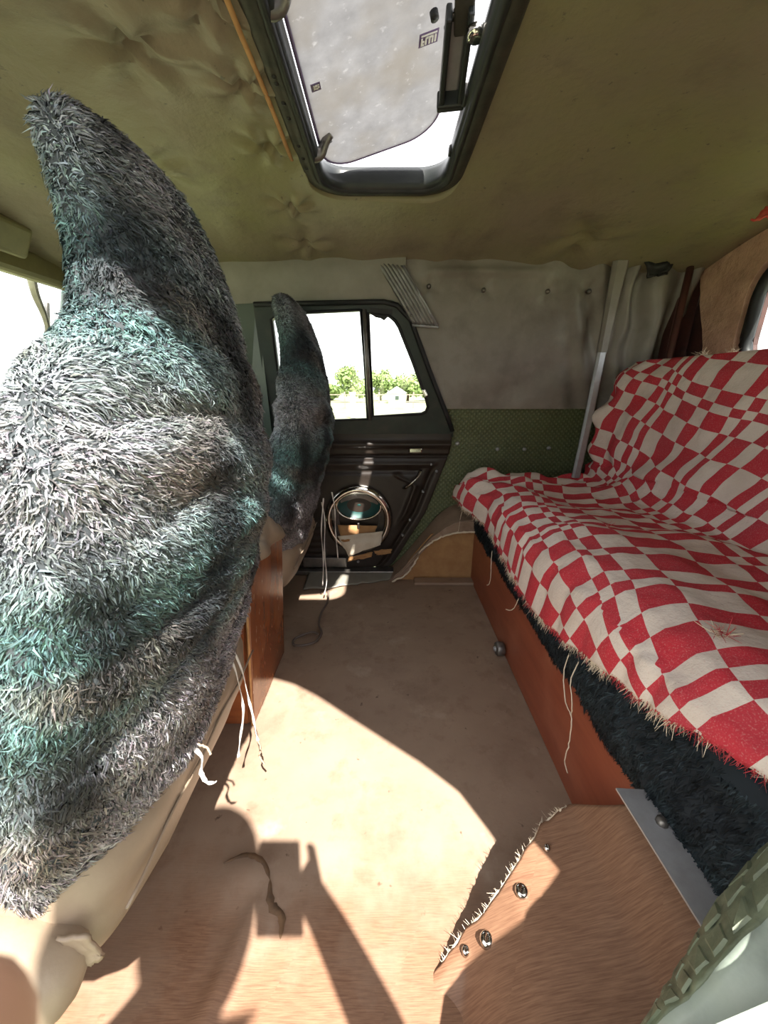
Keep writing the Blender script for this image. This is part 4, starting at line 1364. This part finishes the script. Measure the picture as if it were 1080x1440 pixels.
# long loose threads
def loose(name, pts, r, mat, parent=None):
    P = smooth_path(pts, 7)
    return tube(name, [p + Vector((0.0015 * nz(i * .7, 1), 0.0025 * nz(i * .6, 4), 0)) for i, p in enumerate(P)], r, mat, parent, 5)
loose('loose_thread', [(0.366, 1.17, 0.285), (0.360, 1.15, 0.255), (0.357, 1.13, 0.215), (0.353, 1.125, 0.185), (0.350, 1.14, 0.172)], 0.0013, M['thread'], th)
loose('loose_thread', [(0.366, 0.90, 0.265), (0.356, 0.895, 0.24), (0.350, 0.905, 0.225), (0.344, 0.925, 0.215)], 0.0012, M['thread'], th)
loose('loose_thread', [(0.366, 0.62, 0.31), (0.358, 0.612, 0.27), (0.350, 0.575, 0.235), (0.352, 0.55, 0.22), (0.350, 0.54, 0.17), (0.352, 0.545, 0.12), (0.356, 0.535, 0.10)], 0.0012, M['thread'], th)
loose('loose_thread', [(0.366, 0.585, 0.32), (0.352, 0.575, 0.285), (0.352, 0.56, 0.255), (0.352, 0.552, 0.222)], 0.0011, M['thread'], th)
loose('loose_thread', [(0.320, 1.455, 0.345), (0.312, 1.45, 0.31), (0.306, 1.44, 0.27), (0.300, 1.43, 0.25)], 0.0010, M['thread'], th)
# torn tufts standing on the cloth
def tuft_at(x, y, n, spread, mats):
    s_best = min((abs(throw_point(k / 200, y)[0] - x), k / 200) for k in range(201))[1]
    px, py, pz, _ = throw_point(s_best, y)
    for m in mats:
        tuft_strands('torn_tuft', [Vector((px + random.uniform(-1, 1) * spread, py + random.uniform(-1, 1) * spread, pz + 0.001)) for _ in range(n)],
                     lambda b: Vector((random.uniform(-1, .6), random.uniform(-1, .6), random.uniform(0.1, .7))).normalized(), 0.018, 0.0007, m, th, 5)
tuft_at(0.465, 0.44, 26, 0.009, [M['redthread'], M['thread']])
tuft_at(0.56, 0.88, 10, 0.006, [M['redthread']])
tuft_at(0.935, 1.20, 30, 0.012, [M['thread']])
tuft_at(0.94, 1.10, 20, 0.010, [M['thread']])

# ================================================================== FRONT SEATS
YS = 0.465
def make_seat():
    st = thing('bucket_seat', (-0.4, YS, 0), 'teal-grey fur covered bucket seat nearest the open doorway', 'car seat')
    # seat-back rings: z, back x, thickness, half width
    Z =   [0.305, 0.33, 0.42, 0.50, 0.60, 0.68, 0.73, 0.775, 0.805, 0.83, 0.852, 0.885, 0.925, 0.965, 1.005, 1.04, 1.064, 1.078, 1.085]
    BXx = [-0.288, -0.276, -0.244, -0.218, -0.192, -0.18, -0.18, -0.184, -0.189, -0.195, -0.201, -0.208, -0.217, -0.228, -0.242, -0.257, -0.275, -0.29, -0.3]
    TH =  [0.14, 0.15, 0.16, 0.165, 0.165, 0.158, 0.150, 0.142, 0.136, 0.130, 0.124, 0.118, 0.112, 0.106, 0.099, 0.090, 0.072, 0.048, 0.014]
    HW =  [0.230, 0.238, 0.246, 0.250, 0.248, 0.242, 0.234, 0.224, 0.210, 0.190, 0.160, 0.140, 0.134, 0.131, 0.127, 0.120, 0.104, 0.078, 0.030]
    YO =  [0, 0, 0, 0, 0.003, 0.010, 0.016, 0.022, 0.028, 0.038, 0.052, 0.066, 0.076, 0.082, 0.085, 0.086, 0.086, 0.086, 0.086]
    GROOVE = [0.43, 0.50, 0.565, 0.64, 0.70, 0.765]
    def groove(y, z):
        """how deep in a sagging crease of the loose cover"""
        g = 0.0
        for q, z0 in enumerate(GROOVE):
            zc = z0 + 0.022 * math.sin((y - YS) * 9 + q * 1.7) + 0.020 * nz(y * 3, q * 5.3, 1)
            g = max(g, math.exp(-((z - zc) / 0.011) ** 2) * min(1, max(0, 0.75 + 1.6 * nz(y * 4, q * 3.1, 8))))
        return g
    nlev, na = 150, 96
    V = []
    for k in range(nlev):
        z = lerp(Z[0], Z[-1], 1 - (1 - k / (nlev - 1)) ** 1.15)
        bx, t_, hw = (float(np.interp(z, Z, q)) for q in (BXx, TH, HW))
        yo = float(np.interp(z, Z, YO))
        cx = bx - t_ / 2
        for i in range(na):
            a = 2 * math.pi * i / na
            ca_, sa_ = math.cos(a), math.sin(a)
            ex = 2 / 2.5
            x = cx + t_ / 2 * math.copysign(abs(ca_) ** ex, ca_)
            y = YS + yo + hw * math.copysign(abs(sa_) ** ex, sa_)
            # barrel: the back curves round towards its side edges
            if ca_ > 0:
                x -= 0.022 * (abs(y - YS - yo) / hw) ** 2.5 * ca_ * (1 if z < 0.86 else 0.4)
            # sagging folds of the loose cover
            fold = 0.008 * math.sin(z * 62 + 9 * (y - YS) + 3 * nz(y, z, 2, 6)) * (1 - sstep(0.80, 0.90, z)) * (0.4 + 0.6 * abs(nz(y, z, 6, 5)))
            wv = 0.010 * nz(x, y, z, 5) + fold - 0.007 * groove(y, z)
            x += wv * ca_; y += wv * sa_ * 0.6
            zz = z
            if k < 6:
                zz += (1 - k / 6) * 0.016 * nz(a * 3, 2, 1)
            V.append((x, y, zz))
    F = grid_faces(na, nlev, True)
    obj('fur_cover', V, F + [tuple(range((nlev - 1) * na, nlev * na))], M['furbase'], st)
    P, Nn = sample_mesh(V, F, 230000)
    C0 = Vector((-0.30, YS, 0))
    if ((P - np.array([-0.30, YS, 0.7])) * Nn)[:, :2].sum(1).mean() < 0: Nn = -Nn
    # pile swirls: mostly downward, partly sideways
    n1 = vnoise(P, 6, 1)[:, None]; n2 = vnoise(P, 6, 9)[:, None]
    n3 = vnoise(P, 22, 4)[:, None]
    flow = np.concatenate([0.9 * n2 + 0.6 * n3, 0.5 + 1.6 * n1 + 0.9 * n3, np.full_like(n1, -0.9)], 1) + RNG.normal(0, 0.5, P.shape)
    teal = np.array([0.105, 0.190, 0.190]); grey = np.array([0.310, 0.295, 0.315]); dark = np.array([0.014, 0.015, 0.020]); brown = np.array([0.165, 0.130, 0.112])
    # dye: teal on the head, streaky grey below, dark streaks throughout
    b1 = np.clip(vnoise(P, 4.2, 3) * 1.7 + 0.5 + (P[:, 2] - 0.9) * 0.9, 0, 1)[:, None]
    b2 = np.clip(vnoise(P * np.array([1, 1, 0.35]), 13, 7) * 2.0 + 0.02, 0, 0.9)[:, None]
    b3 = np.clip(vnoise(P * np.array([1, 0.4, 1.6]), 11, 13) * 2.2 - 0.25, 0, 0.8)[:, None]
    C = grey * (1 - b1) + teal * b1
    C = C * (1 - b3) + brown * b3
    C = C * (1 - b2) + dark * b2
    C = C * RNG.uniform(0.4, 1.6, (len(P), 1)) * (1 + RNG.normal(0, 0.05, (len(P), 3)))
    fur('fur_pile', P, Nn, flow, np.clip(C, 0.004, 0.8), 0.016, 0.0014, 0.5, st, M['fur'], 0.7, clump=0.0065)
    # vinyl lower back below the fur
    V = []
    nlev, na = 14, 72
    for k in range(nlev):
        z = lerp(0.205, 0.372, k / (nlev - 1))
        bx = interp(z, [0.205, 0.24, 0.30, 0.372], [-0.302, -0.285, -0.280, -0.31])
        for i in range(na):
            a = 2 * math.pi * i / na
            ca_, sa_ = math.cos(a), math.sin(a)
            x = bx - 0.11 + 0.11 * math.copysign(abs(ca_) ** 0.45, ca_)
            y = YS + 0.238 * math.copysign(abs(sa_) ** 0.45, sa_)
            x += 0.004 * nz(y * 18, z * 9, 2)
            V.append((x, y, z))
    obj('vinyl_skirt', V, grid_faces(na, nlev, True) + [tuple(range(na))[::-1]], M['seatvinyl'], st)
    tube('skirt_seam', [(-0.281, y, 0.272 + 0.003 * math.sin(y * 40)) for y in np.linspace(YS - 0.21, YS + 0.21, 24)], 0.002, M['seatvinyl'], st, 6)
    # cushion, bolster roll, side plate, rails
    bm = bmesh.new()
    bmesh.ops.create_cube(bm, size=1)
    bmesh.ops.scale(bm, vec=(0.52, 0.47, 0.19), verts=bm.verts)
    bmesh.ops.bevel(bm, geom=bm.edges[:], offset=0.045, segments=4, affect='EDGES')
    bmesh.ops.translate(bm, vec=(-0.62, YS, 0.335), verts=bm.verts)
    bm_obj('seat_cushion', bm, M['seatvinyl'], st, True)
    tube('side_bolster', smooth_path([(-0.72, YS - 0.235, 0.31), (-0.55, YS - 0.262, 0.315), (-0.42, YS - 0.268, 0.285), (-0.36, YS - 0.262, 0.270), (-0.31, YS - 0.245, 0.240)], 5),
         [0.045] * 10 + [0.050] * 6 + [0.045, 0.042, 0.038, 0.03, 0.018], M['seatvinyl'], st, 20)
    sheet('hinge_cover', [(-0.320, YS - 0.244, 0.300), (-0.296, YS - 0.239, 0.292), (-0.288, YS - 0.238, 0.255), (-0.300, YS - 0.244, 0.252)], M['seatvinyl'], 0.004, parent=st, crump=0.0008)
    for sy in (-0.17, 0.17):
        box('seat_rail', (-0.72, YS + sy, 0.04), (0.40, 0.035, 0.05), M['steel'], st, bev=0.004)
        for xx in (-0.58, -0.86):
            box('seat_leg', (xx, YS + sy, 0.15), (0.04, 0.03, 0.20), M['steel'], st, bev=0.004)
    return st
seat = make_seat()
seat2 = copy_tree(seat)
seat2.location.y += 0.81
for ch in seat2.children:
    if ch.name.startswith(('side_bolster', 'hinge_cover')):
        ch.scale.y = -0.9
        ch.location.y = -seat.location.y + 1.9 * YS
seat2['label'] = 'teal-grey fur covered bucket seat in front of the far door window'
for s_ in (seat, seat2): s_['group'] = 'fur covered front seats'
# white shreds of cover tape hanging from the seats
def ribbon(name, pts, w_, mat, parent):
    P = smooth_path(pts, 6)
    V = []
    for i, p in enumerate(P):
        a = 1.2 * math.sin(i * 0.55)
        s = Vector((math.cos(a), math.sin(a), 0)) * w_ * (0.6 + 0.4 * abs(nz(i * .8, 1)))
        V += [p - s, p, p + s]
    o = obj(name, V, grid_faces(3, len(P)), mat, parent)
    m = o.modifiers.new('thickness', 'SOLIDIFY'); m.thickness = 0.0015
    return o
rb = [
    [(-0.300, 0.590, 0.360), (-0.282, 0.585, 0.30), (-0.275, 0.580, 0.22), (-0.285, 0.570, 0.15), (-0.290, 0.56, 0.11)],
    [(-0.298, 0.602, 0.360), (-0.275, 0.597, 0.29), (-0.268, 0.595, 0.21), (-0.262, 0.590, 0.16), (-0.255, 0.580, 0.13)],
]
for p in rb:
    ribbon('tie_shred', p, 0.0035, M['string'], seat)
loose('tie_thread', [(-0.255, 0.580, 0.132), (-0.250, 0.575, 0.115), (-0.252, 0.57, 0.10), (-0.242, 0.565, 0.085)], 0.002, M['seatvinyl'], seat)
ribbon('tie_shred', [(-0.278, 0.40, 0.335), (-0.258, 0.398, 0.315), (-0.259, 0.392, 0.290), (-0.250, 0.385, 0.282), (-0.238, 0.384, 0.284)], 0.0045, M['string'], seat)
loose('tie_thread', [(-0.280, 0.41, 0.338), (-0.262, 0.405, 0.328), (-0.252, 0.405, 0.322), (-0.246, 0.40, 0.315)], 0.002, M['seatvinyl'], seat)
for p in ([(-0.235, 1.36, 0.40), (-0.225, 1.35, 0.32), (-0.232, 1.345, 0.20), (-0.228, 1.34, 0.08), (-0.240, 1.33, 0.02)],
          [(-0.225, 1.345, 0.42), (-0.238, 1.34, 0.30), (-0.236, 1.335, 0.18), (-0.245, 1.335, 0.06)],
          [(-0.205, 1.43, 0.42), (-0.195, 1.425, 0.34), (-0.196, 1.425, 0.24), (-0.19, 1.42, 0.14)]):
    ribbon('tie_shred', p, 0.004, M['string'], seat2)

# ---- veneered box between the seats
bx_ = thing('storage_box', (-0.50, 0.88, 0), 'scratched red-brown veneer box standing between the two front seats', 'box')
def quadbox(name, P, th, mat, parent):
    """board from 4 corners, thickness along its normal"""
    P = [Vector(p) for p in P]
    n = (P[1] - P[0]).cross(P[3] - P[0]).normalized() * th
    V = P + [p + n for p in P]
    bm = bmesh.new()
    vs_ = [bm.verts.new(p) for p in V]
    for f in ((0, 1, 2, 3), (7, 6, 5, 4), (0, 4, 5, 1), (1, 5, 6, 2), (2, 6, 7, 3), (3, 7, 4, 0)):
        bm.faces.new([vs_[i] for i in f])
    bmesh.ops.bevel(bm, geom=bm.edges[:], offset=0.0015, segments=1, affect='EDGES')
    return bm_obj(name, bm, mat, parent)
quadbox('side_board', [(-0.327, 0.737, 0.004), (-0.320, 1.008, 0.004), (-0.293, 1.008, 0.413), (-0.296, 0.737, 0.432)], -0.016, M['boxwood'], bx_)
quadbox('end_board', [(-0.343, 0.735, 0.004), (-0.70, 0.735, 0.004), (-0.70, 0.735, 0.432), (-0.312, 0.735, 0.432)], 0.016, M['boxwood2'], bx_)
quadbox('end_board', [(-0.335, 1.011, 0.004), (-0.70, 1.011, 0.004), (-0.70, 1.011, 0.412), (-0.309, 1.011, 0.412)], -0.016, M['boxwood2'], bx_)
quadbox('side_board', [(-0.70, 0.737, 0.004), (-0.70, 1.008, 0.004), (-0.70, 1.008, 0.413), (-0.70, 0.737, 0.432)], -0.016, M['boxwood'], bx_)
quadbox('lid', [(-0.300, 0.733, 0.433), (-0.298, 1.013, 0.414), (-0.71, 1.013, 0.414), (-0.71, 0.733, 0.433)], 0.014, M['boxwood'], bx_)
tube('edge_strip', [(-0.331, 0.7325, 0.004), (-0.3005, 0.7325, 0.43)], 0.0035, M['wood_slit'], bx_, 6)
# beige vinyl cloth thrown over the box
V = []
nu, nv = 40, 30
for j in range(nv):
    t = j / (nv - 1)
    for i in range(nu):
        u = i / (nu - 1)
        x = lerp(-0.62, -0.285 + 0.008 * math.sin(t * 9), u)
        y = lerp(0.80, 1.002, t)
        lid = lerp(0.447, 0.428, (y - 0.733) / 0.28)
        rise = 0.012 * abs(math.sin(t * 11 + u * 3)) * u + 0.010 * abs(nz(u * 4, t * 5, 3)) + 0.050 * math.exp(-((t - 0.62) / 0.22) ** 2) * sstep(0.3, 0.8, u)
        z = lid + 0.0045 + rise * (1 - sstep(0.93, 1.0, u)) - 0.020 * sstep(0.965, 1.0, u)
        V.append((x, y, z))
o = obj('vinyl_cloth', V, grid_faces(nu, nv), M['seatvinyl'])
md = o.modifiers.new('thickness', 'SOLIDIFY'); md.thickness = 0.004
tag(o, 'crumpled beige vinyl cloth lying on top of the veneer box', 'cloth')
# wire trailing on the floor from the far seat
wo = tube('cable', smooth_path([(-0.225, 1.345, 0.03), (-0.222, 1.30, 0.01), (-0.235, 1.22, 0.008), (-0.232, 1.15, 0.008), (-0.215, 1.10, 0.008), (-0.232, 1.05, 0.008), (-0.29, 1.035, 0.008), (-0.30, 1.07, 0.008), (-0.25, 1.10, 0.012), (-0.225, 1.09, 0.012)], 6), 0.004, M['wire'], None, 8)
tag(wo, 'thin brown cable curled on the floor beside the veneer box', 'cable')

# ================================================================== OUTSIDE
def leaf_tree(x, y, h, rw, seed, mat, label):
    rnd = np.random.default_rng(seed)
    t = thing('tree', (x, y, gz), label, 'tree', 'trees beyond the field')
    tube('trunk', [(x, y, gz - 0.05), (x + 0.05, y, gz + h * 0.3), (x - 0.04, y, gz + h * 0.6)], [0.14, 0.1, 0.05], M['bark'], t, 8)
    n = 2600
    blobs = rnd.normal(0, 1, (9, 3)) * [rw * 0.45, rw * 0.45, h * 0.16] + [x, y, gz + h * 0.58]
    c = blobs[rnd.integers(0, 9, n)]
    d = rnd.normal(0, 1, (n, 3)); d /= np.linalg.norm(d, axis=1, keepdims=True)
    r = rnd.uniform(0.55, 1.05, (n, 1)) * [rw * 0.55, rw * 0.55, h * 0.26]
    p = c + d * r
    p[:, 2] = np.maximum(p[:, 2], gz + 0.1)
    a = rnd.normal(0, 1, (n, 3)); a /= np.linalg.norm(a, axis=1, keepdims=True)
    b = np.cross(a, d); b /= np.linalg.norm(b, axis=1, keepdims=True) + 1e-9
    s = rnd.uniform(0.09, 0.2, (n, 1))
    V = np.stack([p - a * s, p - b * s * 0.6, p + a * s, p + b * s * 0.6], 1).reshape(-1, 3)
    obj('crown', V, np.arange(n * 4).reshape(n, 4), M[mat], t, False)
rt = random.Random(3)
k = 0
for i in range(22):
    x = -24 + i * 2.35 + rt.uniform(-.3, .3)
    y = 34 if i % 2 else 39.5
    h = rt.uniform(1.9, 2.8)
    tall = h > 2.4
    lab = ('taller leafy tree in the row beyond the field' if tall else 'low bushy tree in the row beyond the field') + (', pale green' if i % 3 == 0 else ', mid green')
    if abs(x - 1.2) < 1.2: lab = 'leafy tree directly behind the small white house'
    if -2.4 < x < -0.1: lab = 'leafy tree just beside the small white house'
    leaf_tree(x, y, h, rt.uniform(1.2, 1.5), 50 + i, 'leaf2' if i % 3 == 0 else 'leaf', lab)
hs = thing('house', (1.0, 31, gz), 'small white house with pale gabled roof among the far trees', 'house')
box('walls', (1.0, 31, gz + 0.45), (1.3, 1.4, 0.9), M['housewhite'], hs, bev=0)
bm = bmesh.new()
q = [bm.verts.new(p) for p in ((0.2, 30.2, gz + 0.85), (1.8, 30.2, gz + 0.85), (1.0, 30.2, gz + 1.35), (0.2, 31.8, gz + 0.85), (1.8, 31.8, gz + 0.85), (1.0, 31.8, gz + 1.35))]
for f in ((0, 1, 2), (5, 4, 3), (0, 2, 5, 3), (2, 1, 4, 5), (1, 0, 3, 4)): bm.faces.new([q[i] for i in f])
bm_obj('roof', bm, M['houseroof'], hs)
box('window', (1.0, 30.29, gz + 0.5), (0.3, 0.04, 0.3), M['bodypaint'], hs, bev=0)
fn = thing('fence', (0, 24, gz), 'thin post and rail fence crossing the meadow', 'fence')
for i in range(15):
    box('post', (-15 + i * 2.1, 24, gz + 0.5), (0.09, 0.09, 1.0), M['fencegrey'], fn, bev=0)
for z in (0.45, 0.85):
    box('rail', (-0.3, 23.95, gz + z), (30, 0.03, 0.05), M['fencegrey'], fn, bev=0)
gp = thing('gate_post', (-1.35, 17, gz), 'pale concrete gate post standing in the meadow', 'post')
box('shaft', (-1.35, 17, gz + 0.5), (0.22, 0.22, 1.0), M['housewhite'], gp, bev=0.02)
box('cap', (-1.35, 17, gz + 1.03), (0.28, 0.28, 0.08), M['housewhite'], gp, bev=0.02)

# ================================================================== PERSON TAKING THE PICTURE
# stands outside the doorway; casts the shadow on the floor, one fingertip shows at the lens
def skin_mesh(name, joints, bones, mat, parent=None, sub=2, root=0):
    """joints: (x, y, z, radius)"""
    me = bpy.data.meshes.new(name)
    me.from_pydata([j[:3] for j in joints], bones, [])
    o = link(name, me, parent)
    m = o.modifiers.new('skin', 'SKIN')
    m.use_smooth_shade = True
    for i, v in enumerate(me.skin_vertices[0].data):
        r = joints[i][3]
        v.radius = r if hasattr(r, '__len__') else (r, r)
        v.use_root = (i == root)
    s = o.modifiers.new('sub', 'SUBSURF'); s.levels = s.render_levels = sub
    me.materials.append(mat)
    return o
pr = thing('person', (0.0, -0.35, gz), 'person in dark clothes at the doorway, only a fingertip at the lens shows', 'person')
J = [(-0.02, -0.40, 0.42, (0.14, 0.11)),   # 0 pelvis
     (-0.03, -0.38, 0.62, (0.14, 0.10)), (-0.04, -0.35, 0.80, (0.15, 0.105)), (-0.05, -0.31, 0.905, (0.06, 0.055)),  # chest, neck base
     (-0.05, -0.265, 0.965, 0.055), (-0.05, -0.225, 1.03, 0.070), (-0.052, -0.205, 1.10, 0.082), (-0.055, -0.21, 1.165, 0.055),  # neck, jaw, skull, crown
     (0.10, -0.34, 0.875, 0.055), (0.175, -0.30, 0.74, 0.045), (0.165, -0.135, 0.635, 0.036), (0.085, -0.06, 0.725, 0.028), (0.045, -0.030, 0.775, 0.022),  # right arm
     (-0.19, -0.34, 0.875, 0.055), (-0.27, -0.28, 0.72, 0.045), (-0.20, -0.16, 0.66, 0.034), (-0.11, -0.075, 0.73, 0.026), (-0.065, -0.035, 0.765, 0.022),  # left arm
     (0.07, -0.42, 0.30, 0.085), (0.08, -0.41, -0.02, 0.058), (0.08, -0.43, -0.38, 0.04), (0.085, -0.33, -0.425, 0.03),
     (-0.11, -0.42, 0.30, 0.085), (-0.12, -0.41, -0.02, 0.058), (-0.12, -0.43, -0.38, 0.04), (-0.125, -0.33, -0.425, 0.03)]
Bn = [(0, 1), (1, 2), (2, 3), (3, 4), (4, 5), (5, 6), (6, 7), (2, 8), (8, 9), (9, 10), (10, 11), (11, 12), (2, 13), (13, 14), (14, 15), (15, 16), (16, 17),
      (0, 18), (18, 19), (19, 20), (20, 21), (0, 22), (22, 23), (23, 24), (24, 25)]
def finger(pts, base, r0, r1):
    i0 = len(J)
    for k, p in enumerate(pts):
        J.append((*p, lerp(r0, r1, k / (len(pts) - 1))))
    Bn.append((base, i0))
    for k in range(len(pts) - 1):
        Bn.append((i0 + k, i0 + k + 1))
# right hand: thumb behind the phone, four fingers round its edge
for k in range(4):
    z = 0.800 - 0.020 * k
    finger([(0.050, -0.030, z - .006), (0.062, -0.012, z), (0.056, 0.004, z + .002), (0.044, 0.006, z + .002)], 12, 0.0085, 0.0065)
finger([(0.040, -0.040, 0.785), (0.028, -0.036, 0.800), (0.014, -0.030, 0.806)], 12, 0.010, 0.008)
# left hand: forefinger reaches round below the lens
finger([(-0.062, -0.020, 0.775), (-0.060, 0.000, 0.774), (-0.046, 0.008, 0.769), (-0.030, 0.0085, 0.771), (-0.021, 0.0085, 0.7715)], 17, 0.0090, 0.0075)
for k in range(3):
    z = 0.752 - 0.019 * k
    finger([(-0.062, -0.022, z), (-0.060, -0.002, z), (-0.046, 0.004, z), (-0.036, 0.000, z)], 17, 0.0088, 0.0068)
finger([(-0.055, -0.042, 0.78), (-0.042, -0.036, 0.795), (-0.03, -0.03, 0.80)], 17, 0.010, 0.008)
skin_mesh('body', J, Bn, M['skin'], pr)
# hair cap and clothes
bm = bmesh.new()
bmesh.ops.create_uvsphere(bm, u_segments=28, v_segments=18, radius=1)
for v in bm.verts:
    c = v.co.copy()
    v.co = Vector((-0.054 + c.x * 0.092, -0.215 + c.y * 0.105, 1.095 + c.z * (0.108 if c.z > 0 else 0.24 if c.y < 0.25 else 0.03)))
bm_obj('hair', bm, M['hair'], pr, True)
shirt = [(x, y, z, (r[0] * 1.12, r[1] * 1.12) if hasattr(r, '__len__') else r * 1.25) for x, y, z, r in J[:3]] + \
        [(J[i][0], J[i][1], J[i][2], J[i][3] * 1.3) for i in (8, 9, 10, 13, 14, 15)] + [(-0.05, -0.325, 0.885, 0.085)]
skin_mesh('jacket', shirt, [(0, 1), (1, 2), (2, 3), (3, 4), (4, 5), (2, 6), (6, 7), (7, 8), (2, 9)], M['cloth_dark'], pr)
trs = [(J[i][0], J[i][1], J[i][2], (J[i][3][0] * 1.1, J[i][3][1] * 1.1) if hasattr(J[i][3], '__len__') else J[i][3] * 1.22) for i in (0, 18, 19, 20, 22, 23, 24)]
skin_mesh('trousers', trs, [(0, 1), (1, 2), (2, 3), (0, 4), (4, 5), (5, 6)], M['cloth_dark'], pr)
for o_, c, s in (('eye', (-0.082, -0.132, 1.085), 0.011), ('eye', (-0.022, -0.132, 1.085), 0.011), ('nose', (-0.052, -0.122, 1.060), 0.013), ('mouth', (-0.052, -0.128, 1.030), 0.014)):
    bm = bmesh.new(); bmesh.ops.create_uvsphere(bm, u_segments=12, v_segments=8, radius=s)
    if o_ == 'mouth': bmesh.ops.scale(bm, vec=(1.5, 0.5, 0.4), verts=bm.verts)
    bmesh.ops.translate(bm, vec=c, verts=bm.verts)
    bm_obj(o_, bm, M['boltvinyl'] if o_ == 'eye' else M['skin'], pr, True)
ph = thing('phone', (0.0, -0.012, 0.72), 'black phone held upright at the doorway by the person', 'phone')
Rp = Matrix.Rotation(-math.atan(175 / 530), 3, 'X')
box('phone_body', (0.0, -0.024, 0.755), (0.075, 0.008, 0.15), M['phone'], ph, rot=Rp, bev=0.0035, seg=3)
box('lens_bump', (0.0, -0.008, 0.81), (0.028, 0.003, 0.028), M['phone'], ph, rot=Rp, bev=0.001)
